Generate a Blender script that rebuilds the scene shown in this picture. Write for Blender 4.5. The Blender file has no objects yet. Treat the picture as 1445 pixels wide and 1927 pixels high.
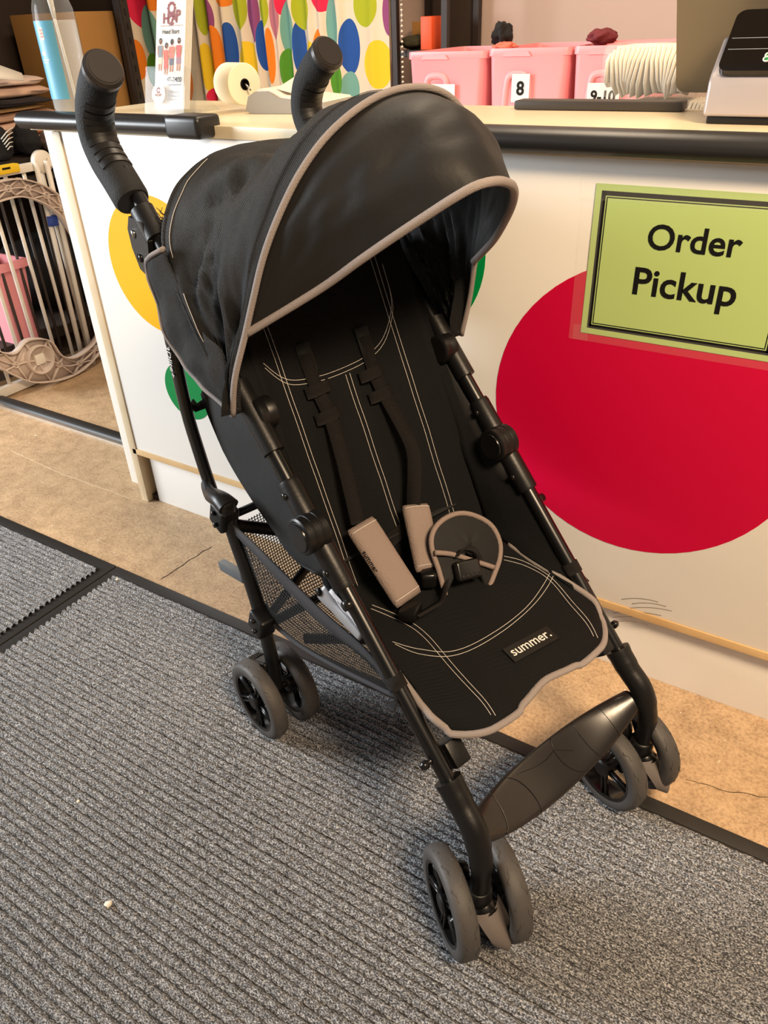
import bpy, bmesh, math, random
from math import sin, cos, tan, radians, pi, sqrt, atan2
from mathutils import Vector, Matrix, noise
random.seed(7)
S = bpy.context.scene
COL = S.collection

# ------------------------------------------------------------------ camera
CX, CY, F = 722.5, 963.5, 1431.4
YAW, PITCH, ROLL, CAMZ = radians(-33.467), radians(32.946), radians(2.514), 1.08
fwd = Vector((sin(YAW)*cos(PITCH), cos(YAW)*cos(PITCH), -sin(PITCH)))
rgt0 = Vector((cos(YAW), -sin(YAW), 0))
dwn0 = fwd.cross(rgt0)
rgt = rgt0*cos(ROLL) + dwn0*sin(ROLL)
dwn = dwn0*cos(ROLL) - rgt0*sin(ROLL)
CAM = Vector((0, 0, CAMZ))
cd = bpy.data.cameras.new('camera'); co = bpy.data.objects.new('camera', cd); COL.objects.link(co)
co.matrix_world = Matrix(((rgt.x, -dwn.x, -fwd.x, 0), (rgt.y, -dwn.y, -fwd.y, 0), (rgt.z, -dwn.z, -fwd.z, CAMZ), (0, 0, 0, 1)))
cd.sensor_fit = 'VERTICAL'; cd.sensor_height = 36; cd.lens = F/1927*36; cd.clip_start = 0.02
S.camera = co

# ------------------------------------------------------------------ light
S.view_settings.view_transform = 'Standard'; S.view_settings.look = 'None'
S.view_settings.exposure = 0.25; S.view_settings.gamma = 1.0; S.view_settings.use_curve_mapping = False
w = bpy.data.worlds.new('room_air'); S.world = w; w.use_nodes = True
w.node_tree.nodes['Background'].inputs[0].default_value = (1.0, 0.93, 0.86, 1)
w.node_tree.nodes['Background'].inputs[1].default_value = 0.13

def area(name, loc, target, sx, sy, power, col, spread=180):
    l = bpy.data.lights.new(name, 'AREA'); l.shape = 'RECTANGLE'; l.size = sx; l.size_y = sy
    l.energy = power; l.color = col
    l.spread = radians(spread)
    o = bpy.data.objects.new(name, l); COL.objects.link(o); o.location = loc
    o.rotation_euler = (Vector(target)-Vector(loc)).to_track_quat('-Z', 'Y').to_euler()
    return o
area('daylight_window', (-4.3, -0.75, 1.65), (-0.4, 0.7, 0.4), 1.7, 1.4, 200, (0.91, 0.96, 1.0))
area('ceiling_lamp', (1.0, 0.0, 2.3), (0.0, 1.25, 0.75), 0.7, 0.4, 40, (1.0, 0.74, 0.48), 125)
area('ceiling_lamp', (-0.9, 1.75, 2.55), (-1.5, 1.75, 0.6), 1.2, 0.4, 26, (1.0, 0.80, 0.58))

# ------------------------------------------------------------------ pixel helpers (1445 x 1927 frame)
def ray(px, py): return rgt*((px-CX)/F) + dwn*((py-CY)/F) + fwd
def hit(px, py, n, d):
    v = ray(px, py); n = Vector(n); t = (d-CAM.dot(n))/v.dot(n); return CAM + v*t
def onz(px, py, z=0): return hit(px, py, (0, 0, 1), z)
def ony(px, py, y): return hit(px, py, (0, 1, 0), y)
def onx(px, py, x): return hit(px, py, (1, 0, 0), x)
AA = radians(-17.9); SF = Vector((cos(AA), sin(AA), 0)); SL = Vector((-sin(AA), cos(AA), 0)); SO = Vector((-.1544, .702, 0))
def toloc(P): P = P-SO; return Vector((P.dot(SF), P.dot(SL), P.z))
def lony(px, py, y): return toloc(hit(px, py, SL, SO.dot(SL)+y))       # stroller frame, sideways offset known
def lonp(px, py, p1, p2, off=0.0):                                      # stroller frame, plane through two (x, z) points
    d = Vector((p2[0]-p1[0], p2[1]-p1[1])); n2 = Vector((-d.y, d.x)).normalized()
    if n2.y < 0: n2 = -n2
    n = SF*n2.x + Vector((0, 0, n2.y)); P0 = SO + SF*p1[0] + Vector((0, 0, p1[1])) + n*off
    return toloc(hit(px, py, n, P0.dot(n)))

# ------------------------------------------------------------------ materials
MATS = {}
def mat(name, col, rough=0.6, metal=0.0, bump=None, var=None, sheen=0, coat=0, spec=0.5, trans=0, ior=1.45, alpha=1):
    """bump=(scale, strength, kind)  var=(scale, colour2, contrast)"""
    m = bpy.data.materials.new(name); m.use_nodes = True; nt = m.node_tree; b = nt.nodes['Principled BSDF']
    b.inputs['Base Color'].default_value = (*col, 1); b.inputs['Roughness'].default_value = rough; b.inputs['Metallic'].default_value = metal
    b.inputs['Specular IOR Level'].default_value = spec
    if sheen: b.inputs['Sheen Weight'].default_value = sheen; b.inputs['Sheen Roughness'].default_value = 0.5
    if coat: b.inputs['Coat Weight'].default_value = coat; b.inputs['Coat Roughness'].default_value = 0.2
    if trans: b.inputs['Transmission Weight'].default_value = trans; b.inputs['IOR'].default_value = ior
    if alpha < 1: b.inputs['Alpha'].default_value = alpha
    N = nt.nodes; L = nt.links
    tc = N.new('ShaderNodeTexCoord')
    if var:
        t = N.new('ShaderNodeTexNoise'); t.inputs['Scale'].default_value = var[0]; t.inputs['Detail'].default_value = 6
        L.new(tc.outputs['Object'], t.inputs['Vector'])
        r = N.new('ShaderNodeValToRGB'); r.color_ramp.elements[0].position = .5-var[2]; r.color_ramp.elements[1].position = .5+var[2]
        r.color_ramp.elements[0].color = (*col, 1); r.color_ramp.elements[1].color = (*var[1], 1)
        L.new(t.outputs['Fac'], r.inputs['Fac']); L.new(r.outputs['Color'], b.inputs['Base Color'])
    if bump:
        if bump[2] == 'noise':
            t = N.new('ShaderNodeTexNoise'); t.inputs['Scale'].default_value = bump[0]; t.inputs['Detail'].default_value = 4; o = t.outputs['Fac']
            L.new(tc.outputs['Object'], t.inputs['Vector'])
        elif bump[2] == 'weave':
            o = None
            for dr in ('X', 'Z'):
                t = N.new('ShaderNodeTexWave'); t.bands_direction = dr; t.inputs['Scale'].default_value = bump[0]; t.inputs['Distortion'].default_value = .3
                L.new(tc.outputs['Object'], t.inputs['Vector'])
                if o is None: o = t.outputs['Fac']
                else:
                    mm = N.new('ShaderNodeMath'); mm.operation = 'ADD'; L.new(o, mm.inputs[0]); L.new(t.outputs['Fac'], mm.inputs[1]); o = mm.outputs[0]
        else:
            t = N.new('ShaderNodeTexWave'); t.bands_direction = bump[2]; t.inputs['Scale'].default_value = bump[0]; t.inputs['Distortion'].default_value = .6
            L.new(tc.outputs['Object'], t.inputs['Vector']); o = t.outputs['Fac']
        bp = N.new('ShaderNodeBump'); bp.inputs['Strength'].default_value = bump[1]; bp.inputs['Distance'].default_value = 0.002
        L.new(o, bp.inputs['Height']); L.new(bp.outputs['Normal'], b.inputs['Normal'])
    MATS[name] = m; return m

def clear(name, col, base, lit_mix=0.0):
    """thin clear plastic: see-through, mirror-like towards grazing angles"""
    m = bpy.data.materials.new(name); m.use_nodes = True; N = m.node_tree.nodes; L = m.node_tree.links; N.clear()
    o = N.new('ShaderNodeOutputMaterial'); t = N.new('ShaderNodeBsdfTransparent'); t.inputs[0].default_value = (*col, 1); g = N.new('ShaderNodeBsdfGlossy'); g.inputs['Roughness'].default_value = .06
    f = N.new('ShaderNodeLayerWeight'); pw = N.new('ShaderNodeMath'); pw.operation = 'POWER'; pw.inputs[1].default_value = 4; L.new(f.outputs['Facing'], pw.inputs[0]); a = N.new('ShaderNodeMath'); a.operation = 'MULTIPLY_ADD'; a.inputs[1].default_value = .35; a.inputs[2].default_value = base*.05; L.new(pw.outputs[0], a.inputs[0])
    x = N.new('ShaderNodeMixShader'); L.new(a.outputs[0], x.inputs[0]); L.new(t.outputs[0], x.inputs[1]); L.new(g.outputs[0], x.inputs[2]); 
    if lit_mix:
        d = N.new('ShaderNodeBsdfDiffuse'); d.inputs[0].default_value = (.85, .85, .85, 1); y = N.new('ShaderNodeMixShader'); y.inputs[0].default_value = lit_mix; L.new(x.outputs[0], y.inputs[1]); L.new(d.outputs[0], y.inputs[2]); x = y  # white diffuse share stands in for light refracted inside bottle and liquid
    L.new(x.outputs[0], o.inputs[0])
    MATS[name] = m; return m

def srgb(r, g, b):
    f = lambda c: (c/255/12.92 if c/255 <= .04045 else ((c/255+.055)/1.055)**2.4)
    return (f(r), f(g), f(b))
white_lam = mat('white_laminate', srgb(232, 229, 223), .35, bump=(40, .02, 'noise'))
cream_wood = mat('cream_wood', srgb(226, 208, 176), .5, var=(9, srgb(205, 182, 145), .25))
pine = mat('pine_strip', srgb(222, 190, 140), .5, var=(14, srgb(200, 160, 108), .3))
counter_top = mat('counter_laminate', srgb(238, 222, 188), .3, var=(5, srgb(228, 208, 170), .3))
white_trim = mat('white_trim', srgb(235, 230, 220), .5)
rubber_bumper = mat('rubber_bumper', srgb(34, 33, 33), .38, bump=(60, .05, 'noise'))
wallm = mat('beige_wall', srgb(196, 172, 160), .8, bump=(30, .05, 'noise'), var=(1.2, srgb(186, 162, 148), .3))
dark_wall = mat('dark_wall', srgb(52, 38, 28), .9)
red_v = mat('red_vinyl', srgb(200, 0, 58), .45, spec=.3)
green_v = mat('green_vinyl', srgb(0, 140, 70), .35)
yellow_v = mat('yellow_vinyl', srgb(250, 184, 0), .35)
black_print = mat('black_print', srgb(12, 12, 12), .6, spec=.25)
sign_green = mat('green_paper', srgb(178, 202, 126), .45, bump=(9, .25, 'noise'))
tape = mat('clear_tape', (.9, .88, .82), .15, alpha=.03)
white_paper = mat('white_paper', srgb(222, 218, 212), .6)
tube_black = mat('black_tube', srgb(14, 13, 13), .3, metal=.2, coat=.2)
plast = mat('black_plastic', srgb(16, 15, 15), .4, bump=(260, .08, 'noise'), spec=.4)
plast_gloss = mat('gloss_plastic', srgb(20, 19, 19), .25)
foam = mat('foam_grip', srgb(20, 20, 21), .8, bump=(420, .55, 'noise'))
rubber_rib = mat('rubber_rib', srgb(22, 21, 20), .45)
cap_m = mat('cap_plastic', srgb(46, 41, 38), .38)
fab_mesh = mat('canopy_mesh_fabric', srgb(14, 14, 15), .7, bump=(190, .9, 'DIAGONAL'), sheen=.06, spec=.35)
fab_visor = mat('visor_fabric', srgb(18, 16, 14), .55, bump=(160, .12, 'noise'), sheen=.05, spec=.4)
fab_seat = mat('seat_fabric', srgb(9, 10, 11), .75, bump=(300, .45, 'weave'), spec=.25)
fab_dark = mat('lining_fabric', srgb(17, 17, 17), .8, bump=(90, .25, 'noise'))
fab_grey = mat('grey_binding', srgb(146, 136, 132), .75, bump=(280, .4, 'weave'))
pad_grey = mat('grey_pad', srgb(136, 120, 112), .8, bump=(420, .7, 'noise'))
strap_grey = mat('charcoal_strap', srgb(62, 60, 62), .85, bump=(300, .3, 'weave'))
webbing = mat('black_webbing', srgb(30, 27, 26), .65, bump=(330, .8, 'Z'), spec=.35)
thread = mat('white_thread', srgb(205, 198, 190), .7)
tire = mat('tire_rubber', srgb(80, 77, 75), .6, bump=(60, .35, 'noise'), var=(8, srgb(62, 58, 55), .3))
chrome = mat('steel', srgb(180, 178, 175), .25, metal=1)
silver_p = mat('silver_plastic', srgb(176, 174, 176), .35, metal=.4)
cloth_white = mat('white_cloth', srgb(214, 210, 212), .85, bump=(30, .6, 'noise'))
mesh_m = mat('basket_mesh', srgb(20, 20, 20), .8)
lever_m = mat('grey_lever', srgb(96, 98, 100), .45)
footm = mat('footrest_plastic', srgb(36, 32, 30), .26, bump=(25, .05, 'noise'))
acrylic = clear('clear_acrylic', (.96, .97, .98), .10)
pink_bin = mat('pink_plastic', srgb(238, 154, 160), .42)
silver_term = mat('silver_terminal', srgb(176, 168, 168), .35, metal=.3, bump=(900, .05, 'noise'))
black_glass = mat('black_glass', srgb(14, 11, 11), .12)
olive = mat('olive_shell', srgb(108, 96, 76), .45)
charcoal = mat('charcoal_bar', srgb(50, 44, 38), .45)
diaper = mat('diaper_white', srgb(238, 228, 208), .7)
wrap = mat('clear_wrap', (.95, .93, .88), .12, alpha=.12)
paper_roll = mat('cream_paper_roll', srgb(246, 236, 208), .7)
calc_grey = mat('calculator_grey', srgb(150, 146, 138), .45)
calc_white = mat('calculator_white', srgb(232, 226, 214), .4)
bottle_m = clear('clear_bottle', (.97, .98, .98), .06, .07)
liquid_m = clear('clear_liquid', (.93, .95, .96), .10, .22)
label_blue = mat('blue_label', srgb(98, 172, 206), .4)
label_or = mat('orange_print', srgb(214, 120, 84), .5)
logo_red = mat('dark_red_print', srgb(128, 42, 46), .55)
rackm = mat('rack_steel', srgb(54, 46, 42), .5, metal=.4)
card = mat('cardboard', srgb(176, 128, 66), .85, var=(3, srgb(158, 112, 56), .3))
gate_white = mat('gate_white', srgb(236, 228, 214), .4)
gate_plastic = mat('gate_plastic', srgb(214, 196, 182), .5)
dark_bar = mat('dark_bar', srgb(64, 54, 48), .5)
yellow_lab = mat('yellow_label', srgb(246, 204, 40), .5)
lime = mat('lime_tag', srgb(170, 190, 50), .6)
blue_tape = mat('blue_tape', srgb(50, 80, 170), .5)
thr_black = mat('threshold_rubber', srgb(36, 34, 32), .5)
alu = mat('aluminium', srgb(205, 200, 192), .3, metal=.8)
lint_m = mat('lint', srgb(225, 215, 195), .9)
orange_m = mat('orange_box', srgb(240, 84, 24), .5)

def floor_mat_shader():
    m = mat('concrete_floor', srgb(172, 138, 102), .55)
    nt = m.node_tree; N = nt.nodes; L = nt.links; b = N['Principled BSDF']; tc = N.new('ShaderNodeTexCoord')
    def nz(sc, det, rough=.6):
        t = N.new('ShaderNodeTexNoise'); t.inputs['Scale'].default_value = sc; t.inputs['Detail'].default_value = det; t.inputs['Roughness'].default_value = rough
        L.new(tc.outputs['Object'], t.inputs['Vector']); return t.outputs['Fac']
    def ramp(f, p0, c0, p1, c1):
        r = N.new('ShaderNodeValToRGB'); e = r.color_ramp.elements; e[0].position = p0; e[1].position = p1; e[0].color = (*c0, 1); e[1].color = (*c1, 1)
        L.new(f, r.inputs['Fac']); return r.outputs['Color']
    def mix(a, c, f, mode='MIX'):
        x = N.new('ShaderNodeMix'); x.data_type = 'RGBA'; x.blend_type = mode
        for k, v in ((0, f), (6, a), (7, c)):
            if isinstance(v, (int, float)): x.inputs[k].default_value = v
            elif isinstance(v, tuple): x.inputs[k].default_value = (*v, 1)
            else: L.new(v, x.inputs[k])
        return x.outputs[2]
    base = ramp(nz(2.6, 8), .36, srgb(146, 108, 72), .64, srgb(206, 168, 124))
    c = mix(base, ramp(nz(22, 8, .75), .3, srgb(120, 92, 66), .62, srgb(222, 190, 150)), .55)
    c = mix(c, ramp(nz(160, 4, .8), .38, srgb(96, 76, 58), .55, srgb(226, 200, 164)), .28)
    sp = ramp(nz(46, 5, .7), .66, (0, 0, 0), .72, (1, 1, 1)); c = mix(c, srgb(70, 54, 42), sp)
    sp = ramp(nz(75, 2, .5), .735, (0, 0, 0), .75, (1, 1, 1)); c = mix(c, srgb(232, 220, 196), sp)
    L.new(c, b.inputs['Base Color'])
    bp = N.new('ShaderNodeBump'); bp.inputs['Strength'].default_value = .25; bp.inputs['Distance'].default_value = .002; L.new(nz(60, 6), bp.inputs['Height']); L.new(bp.outputs['Normal'], b.inputs['Normal'])
    return m
concrete = floor_mat_shader()

def carpet_shader():
    m = mat('ribbed_carpet', srgb(112, 112, 114), .95)
    nt = m.node_tree; N = nt.nodes; L = nt.links; b = N['Principled BSDF']; tc = N.new('ShaderNodeTexCoord')
    b.inputs['Specular IOR Level'].default_value = .1
    mp = N.new('ShaderNodeMapping'); mp.inputs['Scale'].default_value = (1, 1.7, 1); L.new(tc.outputs['Object'], mp.inputs['Vector'])
    t = N.new('ShaderNodeTexNoise'); t.inputs['Scale'].default_value = 360; t.inputs['Detail'].default_value = 2; t.inputs['Roughness'].default_value = .65
    L.new(mp.outputs['Vector'], t.inputs['Vector'])
    r = N.new('ShaderNodeValToRGB'); e = r.color_ramp.elements; e[0].position = .34; e[1].position = .66
    e[0].color = (*srgb(52, 52, 54), 1); e[1].color = (*srgb(222, 221, 220), 1); x = e.new(.5); x.color = (*srgb(126, 126, 128), 1)
    L.new(t.outputs['Fac'], r.inputs['Fac']); L.new(r.outputs['Color'], b.inputs['Base Color'])
    t2 = N.new('ShaderNodeTexNoise'); t2.inputs['Scale'].default_value = 170; t2.inputs['Detail'].default_value = 5; t2.inputs['Roughness'].default_value = .7
    L.new(mp.outputs['Vector'], t2.inputs['Vector'])
    bp = N.new('ShaderNodeBump'); bp.inputs['Strength'].default_value = .9; bp.inputs['Distance'].default_value = .006
    L.new(t2.outputs['Fac'], bp.inputs['Height']); L.new(bp.outputs['Normal'], b.inputs['Normal'])
    return m
carpet = carpet_shader()

def net_shader():
    """open knit net: threads opaque, holes see-through (same for every ray)"""
    m = mesh_m; nt = m.node_tree; N = nt.nodes; L = nt.links; b = N['Principled BSDF']
    tc = N.new('ShaderNodeTexCoord'); v = N.new('ShaderNodeTexVoronoi'); v.feature = 'DISTANCE_TO_EDGE'; v.inputs['Scale'].default_value = 190; v.inputs['Randomness'].default_value = .15
    L.new(tc.outputs['UV'], v.inputs['Vector'])
    lt = N.new('ShaderNodeMath'); lt.operation = 'LESS_THAN'; lt.inputs[1].default_value = .16; L.new(v.outputs['Distance'], lt.inputs[0]); L.new(lt.outputs[0], b.inputs['Alpha'])
net_shader()

# ------------------------------------------------------------------ mesh helpers
def obj(name, verts, faces, m, parent=None, smooth=True, label=None, uv=None, mats=None, mi=None):
    me = bpy.data.meshes.new(name); me.from_pydata([tuple(v) for v in verts], [], faces); me.validate(); me.update()
    if smooth: me.polygons.foreach_set('use_smooth', [True]*len(me.polygons))
    for mm in (mats or [m]): me.materials.append(mm)
    if mi: me.polygons.foreach_set('material_index', mi)
    if uv:
        l = me.uv_layers.new(name='UVMap')
        for p in me.polygons:
            for li in p.loop_indices: l.data[li].uv = uv[me.loops[li].vertex_index]
    o = bpy.data.objects.new(name, me); COL.objects.link(o)
    if parent: o.parent = parent
    if label: o['label'] = label
    return o
def tag(o, label, cat, group=None):
    o['label'] = label; o['category'] = cat
    if group: o['group'] = group
    return o
def thing(name, label, cat, loc=(0, 0, 0), rz=0, group=None):
    o = bpy.data.objects.new(name, None); COL.objects.link(o); o.location = loc; o.rotation_euler = (0, 0, rz); o.empty_display_size = .05
    return tag(o, label, cat, group)
def struct(o): o['kind'] = 'structure'; return o
def copy_obj(o, parent=None, loc=None):
    c = o.copy(); COL.objects.link(c); c.parent = parent
    if loc is not None: c.location = loc
    for ch in [x for x in bpy.data.objects if x.parent == o]: copy_obj(ch, c)
    return c
class MB:
    def __init__(s): s.v = []; s.f = []
    def add(s, v, f):
        k = len(s.v); s.v += [Vector(a) for a in v]; s.f += [tuple(i+k for i in q) for q in f]; return s
    def box(s, c, d, R=None, bev=0.0, seg=2):
        bm = bmesh.new(); bmesh.ops.create_cube(bm, size=1)
        for v in bm.verts: v.co = Vector((v.co.x*d[0], v.co.y*d[1], v.co.z*d[2]))
        if bev: bmesh.ops.bevel(bm, geom=bm.edges[:], offset=bev, segments=seg, profile=.6, affect='EDGES', clamp_overlap=True)
        bm.verts.ensure_lookup_table(); bm.verts.index_update()
        vs = [(R @ v.co if R else v.co) + Vector(c) for v in bm.verts]; fs = [tuple(v.index for v in f.verts) for f in bm.faces]
        bm.free(); return s.add(vs, fs)
    def tube(s, pts, r, n=12, cap=True, ry=None, up=None, closed=False):
        pts = [Vector(p) for p in pts]; m = len(pts)
        R = r if isinstance(r, (list, tuple)) else [r]*m
        RY = (ry if isinstance(ry, (list, tuple)) else [ry]*m) if ry is not None else R
        def tan_(i):
            if closed: return (pts[(i+1) % m]-pts[i-1]).normalized()
            return (pts[min(i+1, m-1)]-pts[max(i-1, 0)]).normalized()
        t = tan_(0); u = Vector(up) if up else (Vector((0, 0, 1)) if abs(t.z) < .9 else Vector((1, 0, 0)))
        vs = []
        for i in range(m):
            t = tan_(i); base = Vector(up) if up else u
            u = base - t*base.dot(t)
            if u.length < 1e-6: u = t.orthogonal()
            u.normalize(); b = t.cross(u)
            for k in range(n):
                a = 2*pi*k/n; vs.append(pts[i] + b*(cos(a)*R[i]) + u*(sin(a)*RY[i]))
        fs = []
        for i in range(m if closed else m-1):
            j = (i+1) % m
            for k in range(n):
                l = (k+1) % n; fs.append((i*n+k, i*n+l, j*n+l, j*n+k))
        if cap and not closed: fs += [tuple(range(n))[::-1], tuple((m-1)*n+k for k in range(n))]
        return s.add(vs, fs)
    def lathe(s, prof, c, axis='y', n=32, close=True):
        """prof: (radius, along axis) list"""
        c = Vector(c); vs = []
        for (r, h) in prof:
            for k in range(n):
                a = 2*pi*k/n; q = (r*cos(a), h, r*sin(a))
                if axis == 'z': q = (r*cos(a), -r*sin(a), h)
                if axis == 'x': q = (h, r*sin(a), r*cos(a))
                vs.append(c+Vector(q))
        m = len(prof); fs = []
        for i in range(m-1):
            for k in range(n):
                l = (k+1) % n; fs.append((i*n+k, i*n+l, (i+1)*n+l, (i+1)*n+k))
        if close: fs += [tuple(range(n))[::-1], tuple((m-1)*n+k for k in range(n))]
        return s.add(vs, fs)
    def ribbon(s, pts, side, wd, th):
        """flat strap: pts centre line, side = vector or list of vectors across"""
        pts = [Vector(p) for p in pts]; m = len(pts); vs = []
        for i, p in enumerate(pts):
            t = (pts[min(i+1, m-1)]-pts[max(i-1, 0)]).normalized()
            sd = Vector(side[i] if isinstance(side, list) else side); sd = (sd-t*sd.dot(t)).normalized(); nn = t.cross(sd)
            w_ = wd[i] if isinstance(wd, (list, tuple)) else wd
            for a, b in ((-1, -1), (1, -1), (1, 1), (-1, 1)): vs.append(p+sd*(a*w_/2)+nn*(b*th/2))
        fs = []
        for i in range(m-1):
            for k in range(4): l = (k+1) % 4; fs.append((i*4+k, i*4+l, i*4+4+l, i*4+4+k))
        fs += [(3, 2, 1, 0), tuple((m-1)*4+k for k in range(4))]
        return s.add(vs, fs)
    def grid(s, rows):
        m = len(rows); n = len(rows[0]); vs = [p for r in rows for p in r]
        return s.add(vs, [(i*n+j, i*n+j+1, (i+1)*n+j+1, (i+1)*n+j) for i in range(m-1) for j in range(n-1)])
    def slab(s, outline, nrm, th):
        """polygon (3D loop) extruded along nrm"""
        n = len(outline); nrm = Vector(nrm).normalized()*th; a = [Vector(p) for p in outline]
        return s.add(a+[p+nrm for p in a], [tuple(range(n))[::-1], tuple(range(n, 2*n))]+[(i, (i+1) % n, n+(i+1) % n, n+i) for i in range(n)])
    def obj(s, name, m, parent=None, smooth=True, label=None, **k): 
        o = obj(name, s.v, s.f, m, parent, smooth, label, **k)
        bm = bmesh.new(); bm.from_mesh(o.data); bmesh.ops.recalc_face_normals(bm, faces=bm.faces); bm.to_mesh(o.data); bm.free()
        return o
def flatshade(o, ang=35):
    """smooth, with sharp edges past an angle"""
    bm = bmesh.new(); bm.from_mesh(o.data)
    for e in bm.edges:
        if len(e.link_faces) == 2 and e.calc_face_angle(0) > radians(ang): e.smooth = False
    bm.to_mesh(o.data); bm.free(); return o
def shell(o, th, out):
    """thicken an open sheet away from the side it is seen from"""
    n = Vector((0, 0, 0))
    for p in o.data.polygons: n += p.normal*p.area
    m = o.modifiers.new('thick', 'SOLIDIFY'); m.thickness = th; m.offset = -1 if n.dot(Vector(out)) > 0 else 1
    return o
def spline(P, n):
    """Catmull-Rom through points, n samples per span"""
    P = [Vector(p) for p in P]; out = []
    for i in range(len(P)-1):
        p0 = P[max(i-1, 0)]; p1 = P[i]; p2 = P[i+1]; p3 = P[min(i+2, len(P)-1)]
        for k in range(n):
            t = k/n; out.append(.5*((2*p1)+(p2-p0)*t+(2*p0-5*p1+4*p2-p3)*t*t+(3*p1-p0-3*p2+p3)*t**3))
    out.append(P[-1]); return out
def resample(P, n):
    P = [Vector(p) for p in P]; L = [0]
    for i in range(1, len(P)): L.append(L[-1]+(P[i]-P[i-1]).length)
    out = []; j = 0
    for k in range(n):
        d = L[-1]*k/(n-1)
        while j < len(P)-2 and L[j+1] < d: j += 1
        out.append(P[j].lerp(P[j+1], (d-L[j])/max(L[j+1]-L[j], 1e-9)))
    return out
def text(name, body, m, parent, origin, xdir, ydir, width=None, size=None, bold=0.0, label=None, th=.0004, shear=0):
    cu = bpy.data.curves.new(name, 'FONT'); cu.body = body; cu.size = 1; cu.align_x = 'CENTER'; cu.align_y = 'CENTER'; cu.offset = bold; cu.resolution_u = 4; cu.shear = shear
    t = bpy.data.objects.new(name, cu); COL.objects.link(t); bpy.context.view_layer.update()
    me = bpy.data.meshes.new_from_object(t.evaluated_get(bpy.context.evaluated_depsgraph_get())); bpy.data.objects.remove(t)
    xs = [v.co.x for v in me.vertices]; ys = [v.co.y for v in me.vertices]
    s = width/(max(xs)-min(xs)) if width else size
    mx, my = (max(xs)+min(xs))/2, (max(ys)+min(ys))/2
    X = Vector(xdir).normalized(); Y = Vector(ydir).normalized(); Z = X.cross(Y)
    for v in me.vertices: v.co = Vector(origin) + X*((v.co.x-mx)*s) + Y*((v.co.y-my)*s) + Z*th
    me.materials.clear(); me.materials.append(m)
    o = bpy.data.objects.new(name, me); COL.objects.link(o); o.parent = parent
    if label: o['label'] = label
    return o
def disc(c, r, nrm=(0, -1, 0), n=64, th=.0006, zmin=None):
    out = []
    for k in range(n):
        a = 2*pi*k/n; z = c[2]+r*sin(a)
        if zmin is not None: z = max(z, zmin)
        z = min(z, .908)
        out.append(Vector((c[0]+r*cos(a), c[1], z)))
    return MB().slab(out, nrm, th)

# =================================================================== SETTING
struct(MB().box((-0.8, 0.5, -.05), (9, 8, .1)).obj('floor', concrete, smooth=False))
struct(MB().box((-0.8, 3.05, 1.4), (9, .1, 2.8)).obj('wall_back', wallm, smooth=False))
struct(MB().box((-3.45, 1.95, 1.4), (.1, 2.1, 2.8)).obj('wall_left', dark_wall, smooth=False))
fl_ = bpy.data.objects['floor']
crk = mat('floor_crack', srgb(74, 58, 44), .9)
def crack(px, m, w_, name):
    P = [onz(a, c, .0004) for a, c in px]; Q = resample(P, 40); Q = [p+Vector((.004*noise.noise(p*40), .004*noise.noise(p*40+Vector((5, 5, 5))), 0)) for p in Q]
    MB().ribbon(Q, (Q[-1]-Q[0]).cross(Vector((0, 0, 1))), [w_*(.5+abs(noise.noise(p*60))) for p in Q], .0004).obj(name, m, fl_, smooth=False)
crack([(302, 1090), (330, 1072), (360, 1052), (398, 1028)], crk, .003, 'floor_crack')
crack([(20, 848), (120, 893), (245, 938)], mat('pale_joint', srgb(214, 190, 156), .9), .0035, 'floor_joint')
crack([(1290, 1465), (1370, 1490), (1445, 1500)], crk, .0015, 'floor_crack')
thr = struct(flatshade(MB().tube([(-3.3, 1.345, .006), (-1.60, 1.345, .006)], .022, n=16, ry=.012, up=(0, 0, 1)).obj('trim_1', thr_black)))
flatshade(MB().box((-2.45, 1.317, .004), (1.7, .012, .008)).obj('metal_edge', alu, thr, smooth=False))

# =================================================================== COUNTER
YP, YK = 1.125, 1.142
XL, XR = -1.522, 0.75
ctr = thing('service_counter', 'white service counter front with big coloured dots and a pine strip', 'counter', ((XL+XR)/2, 1.3, 0))
CI = Vector((-(XL+XR)/2, -1.3, 0))
def c_box(name, c, d, m, parent=ctr, bev=.001):
    return flatshade(MB().box(Vector(c)+CI, d, bev=bev).obj(name, m, parent))
fp = c_box('front_panel', ((XL+XR)/2, YP+.009, (.163+.9085)/2), (XR-XL, .018, .9085-.163), white_lam)
c_box('trim_strip', ((XL+XR)/2, YP+.007, .155), (XR-XL, .02, .0155), pine)
c_box('kick_board', ((XL+.035+XR)/2, YK+.009, .0735), (XR-XL-.035, .018, .147), white_lam)
c_box('edge_post', (XL+.002, YP+.018, .4541), (.024, .042, .9082), cream_wood)
c_box('end_panel', (-1.592, 1.178+.17, .4541), (.085, .34, .9082), white_trim)
c_box('post_foot', (XL+.005, YP+.03, .008), (.05, .03, .016), mat('post_foot', srgb(60, 44, 34), .8))
c_box('inner_block', ((XL+XR)/2, YK+.20, .45), (XR-XL-.02, .30, .88), dark_wall)
for (cx_, cz_, r_, m_, zm) in ((-.254, .534, .246, red_v, None), (-1.292, .654, .146, yellow_v, None), (-1.274, .373, .070, green_v, None), (-.690, .756, .161, green_v, None), (-.985, .235, .165, red_v, .1635)):
    d_ = disc((cx_, YP-.0002, cz_), r_, zmin=zm)
    d_.v = [v+CI for v in d_.v]; flatshade(d_.obj('dot', m_, fp))
# scuff marks low on the panel
sc = MB()
for k in range(6):
    x0 = 1150+random.uniform(0, 60); y0 = 1124+k*8.5; ln = 60+random.uniform(0, 60)
    pts = [ony(x0+ln*t, y0+4*(2*t-1)**2+ t*5, YP-.0004)+CI for t in [i/8 for i in range(9)]]
    sc.tube(pts, .0005, n=5)
sc.obj('scuff_mark', mat('scuff', srgb(120, 104, 84), .8), fp)
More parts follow.
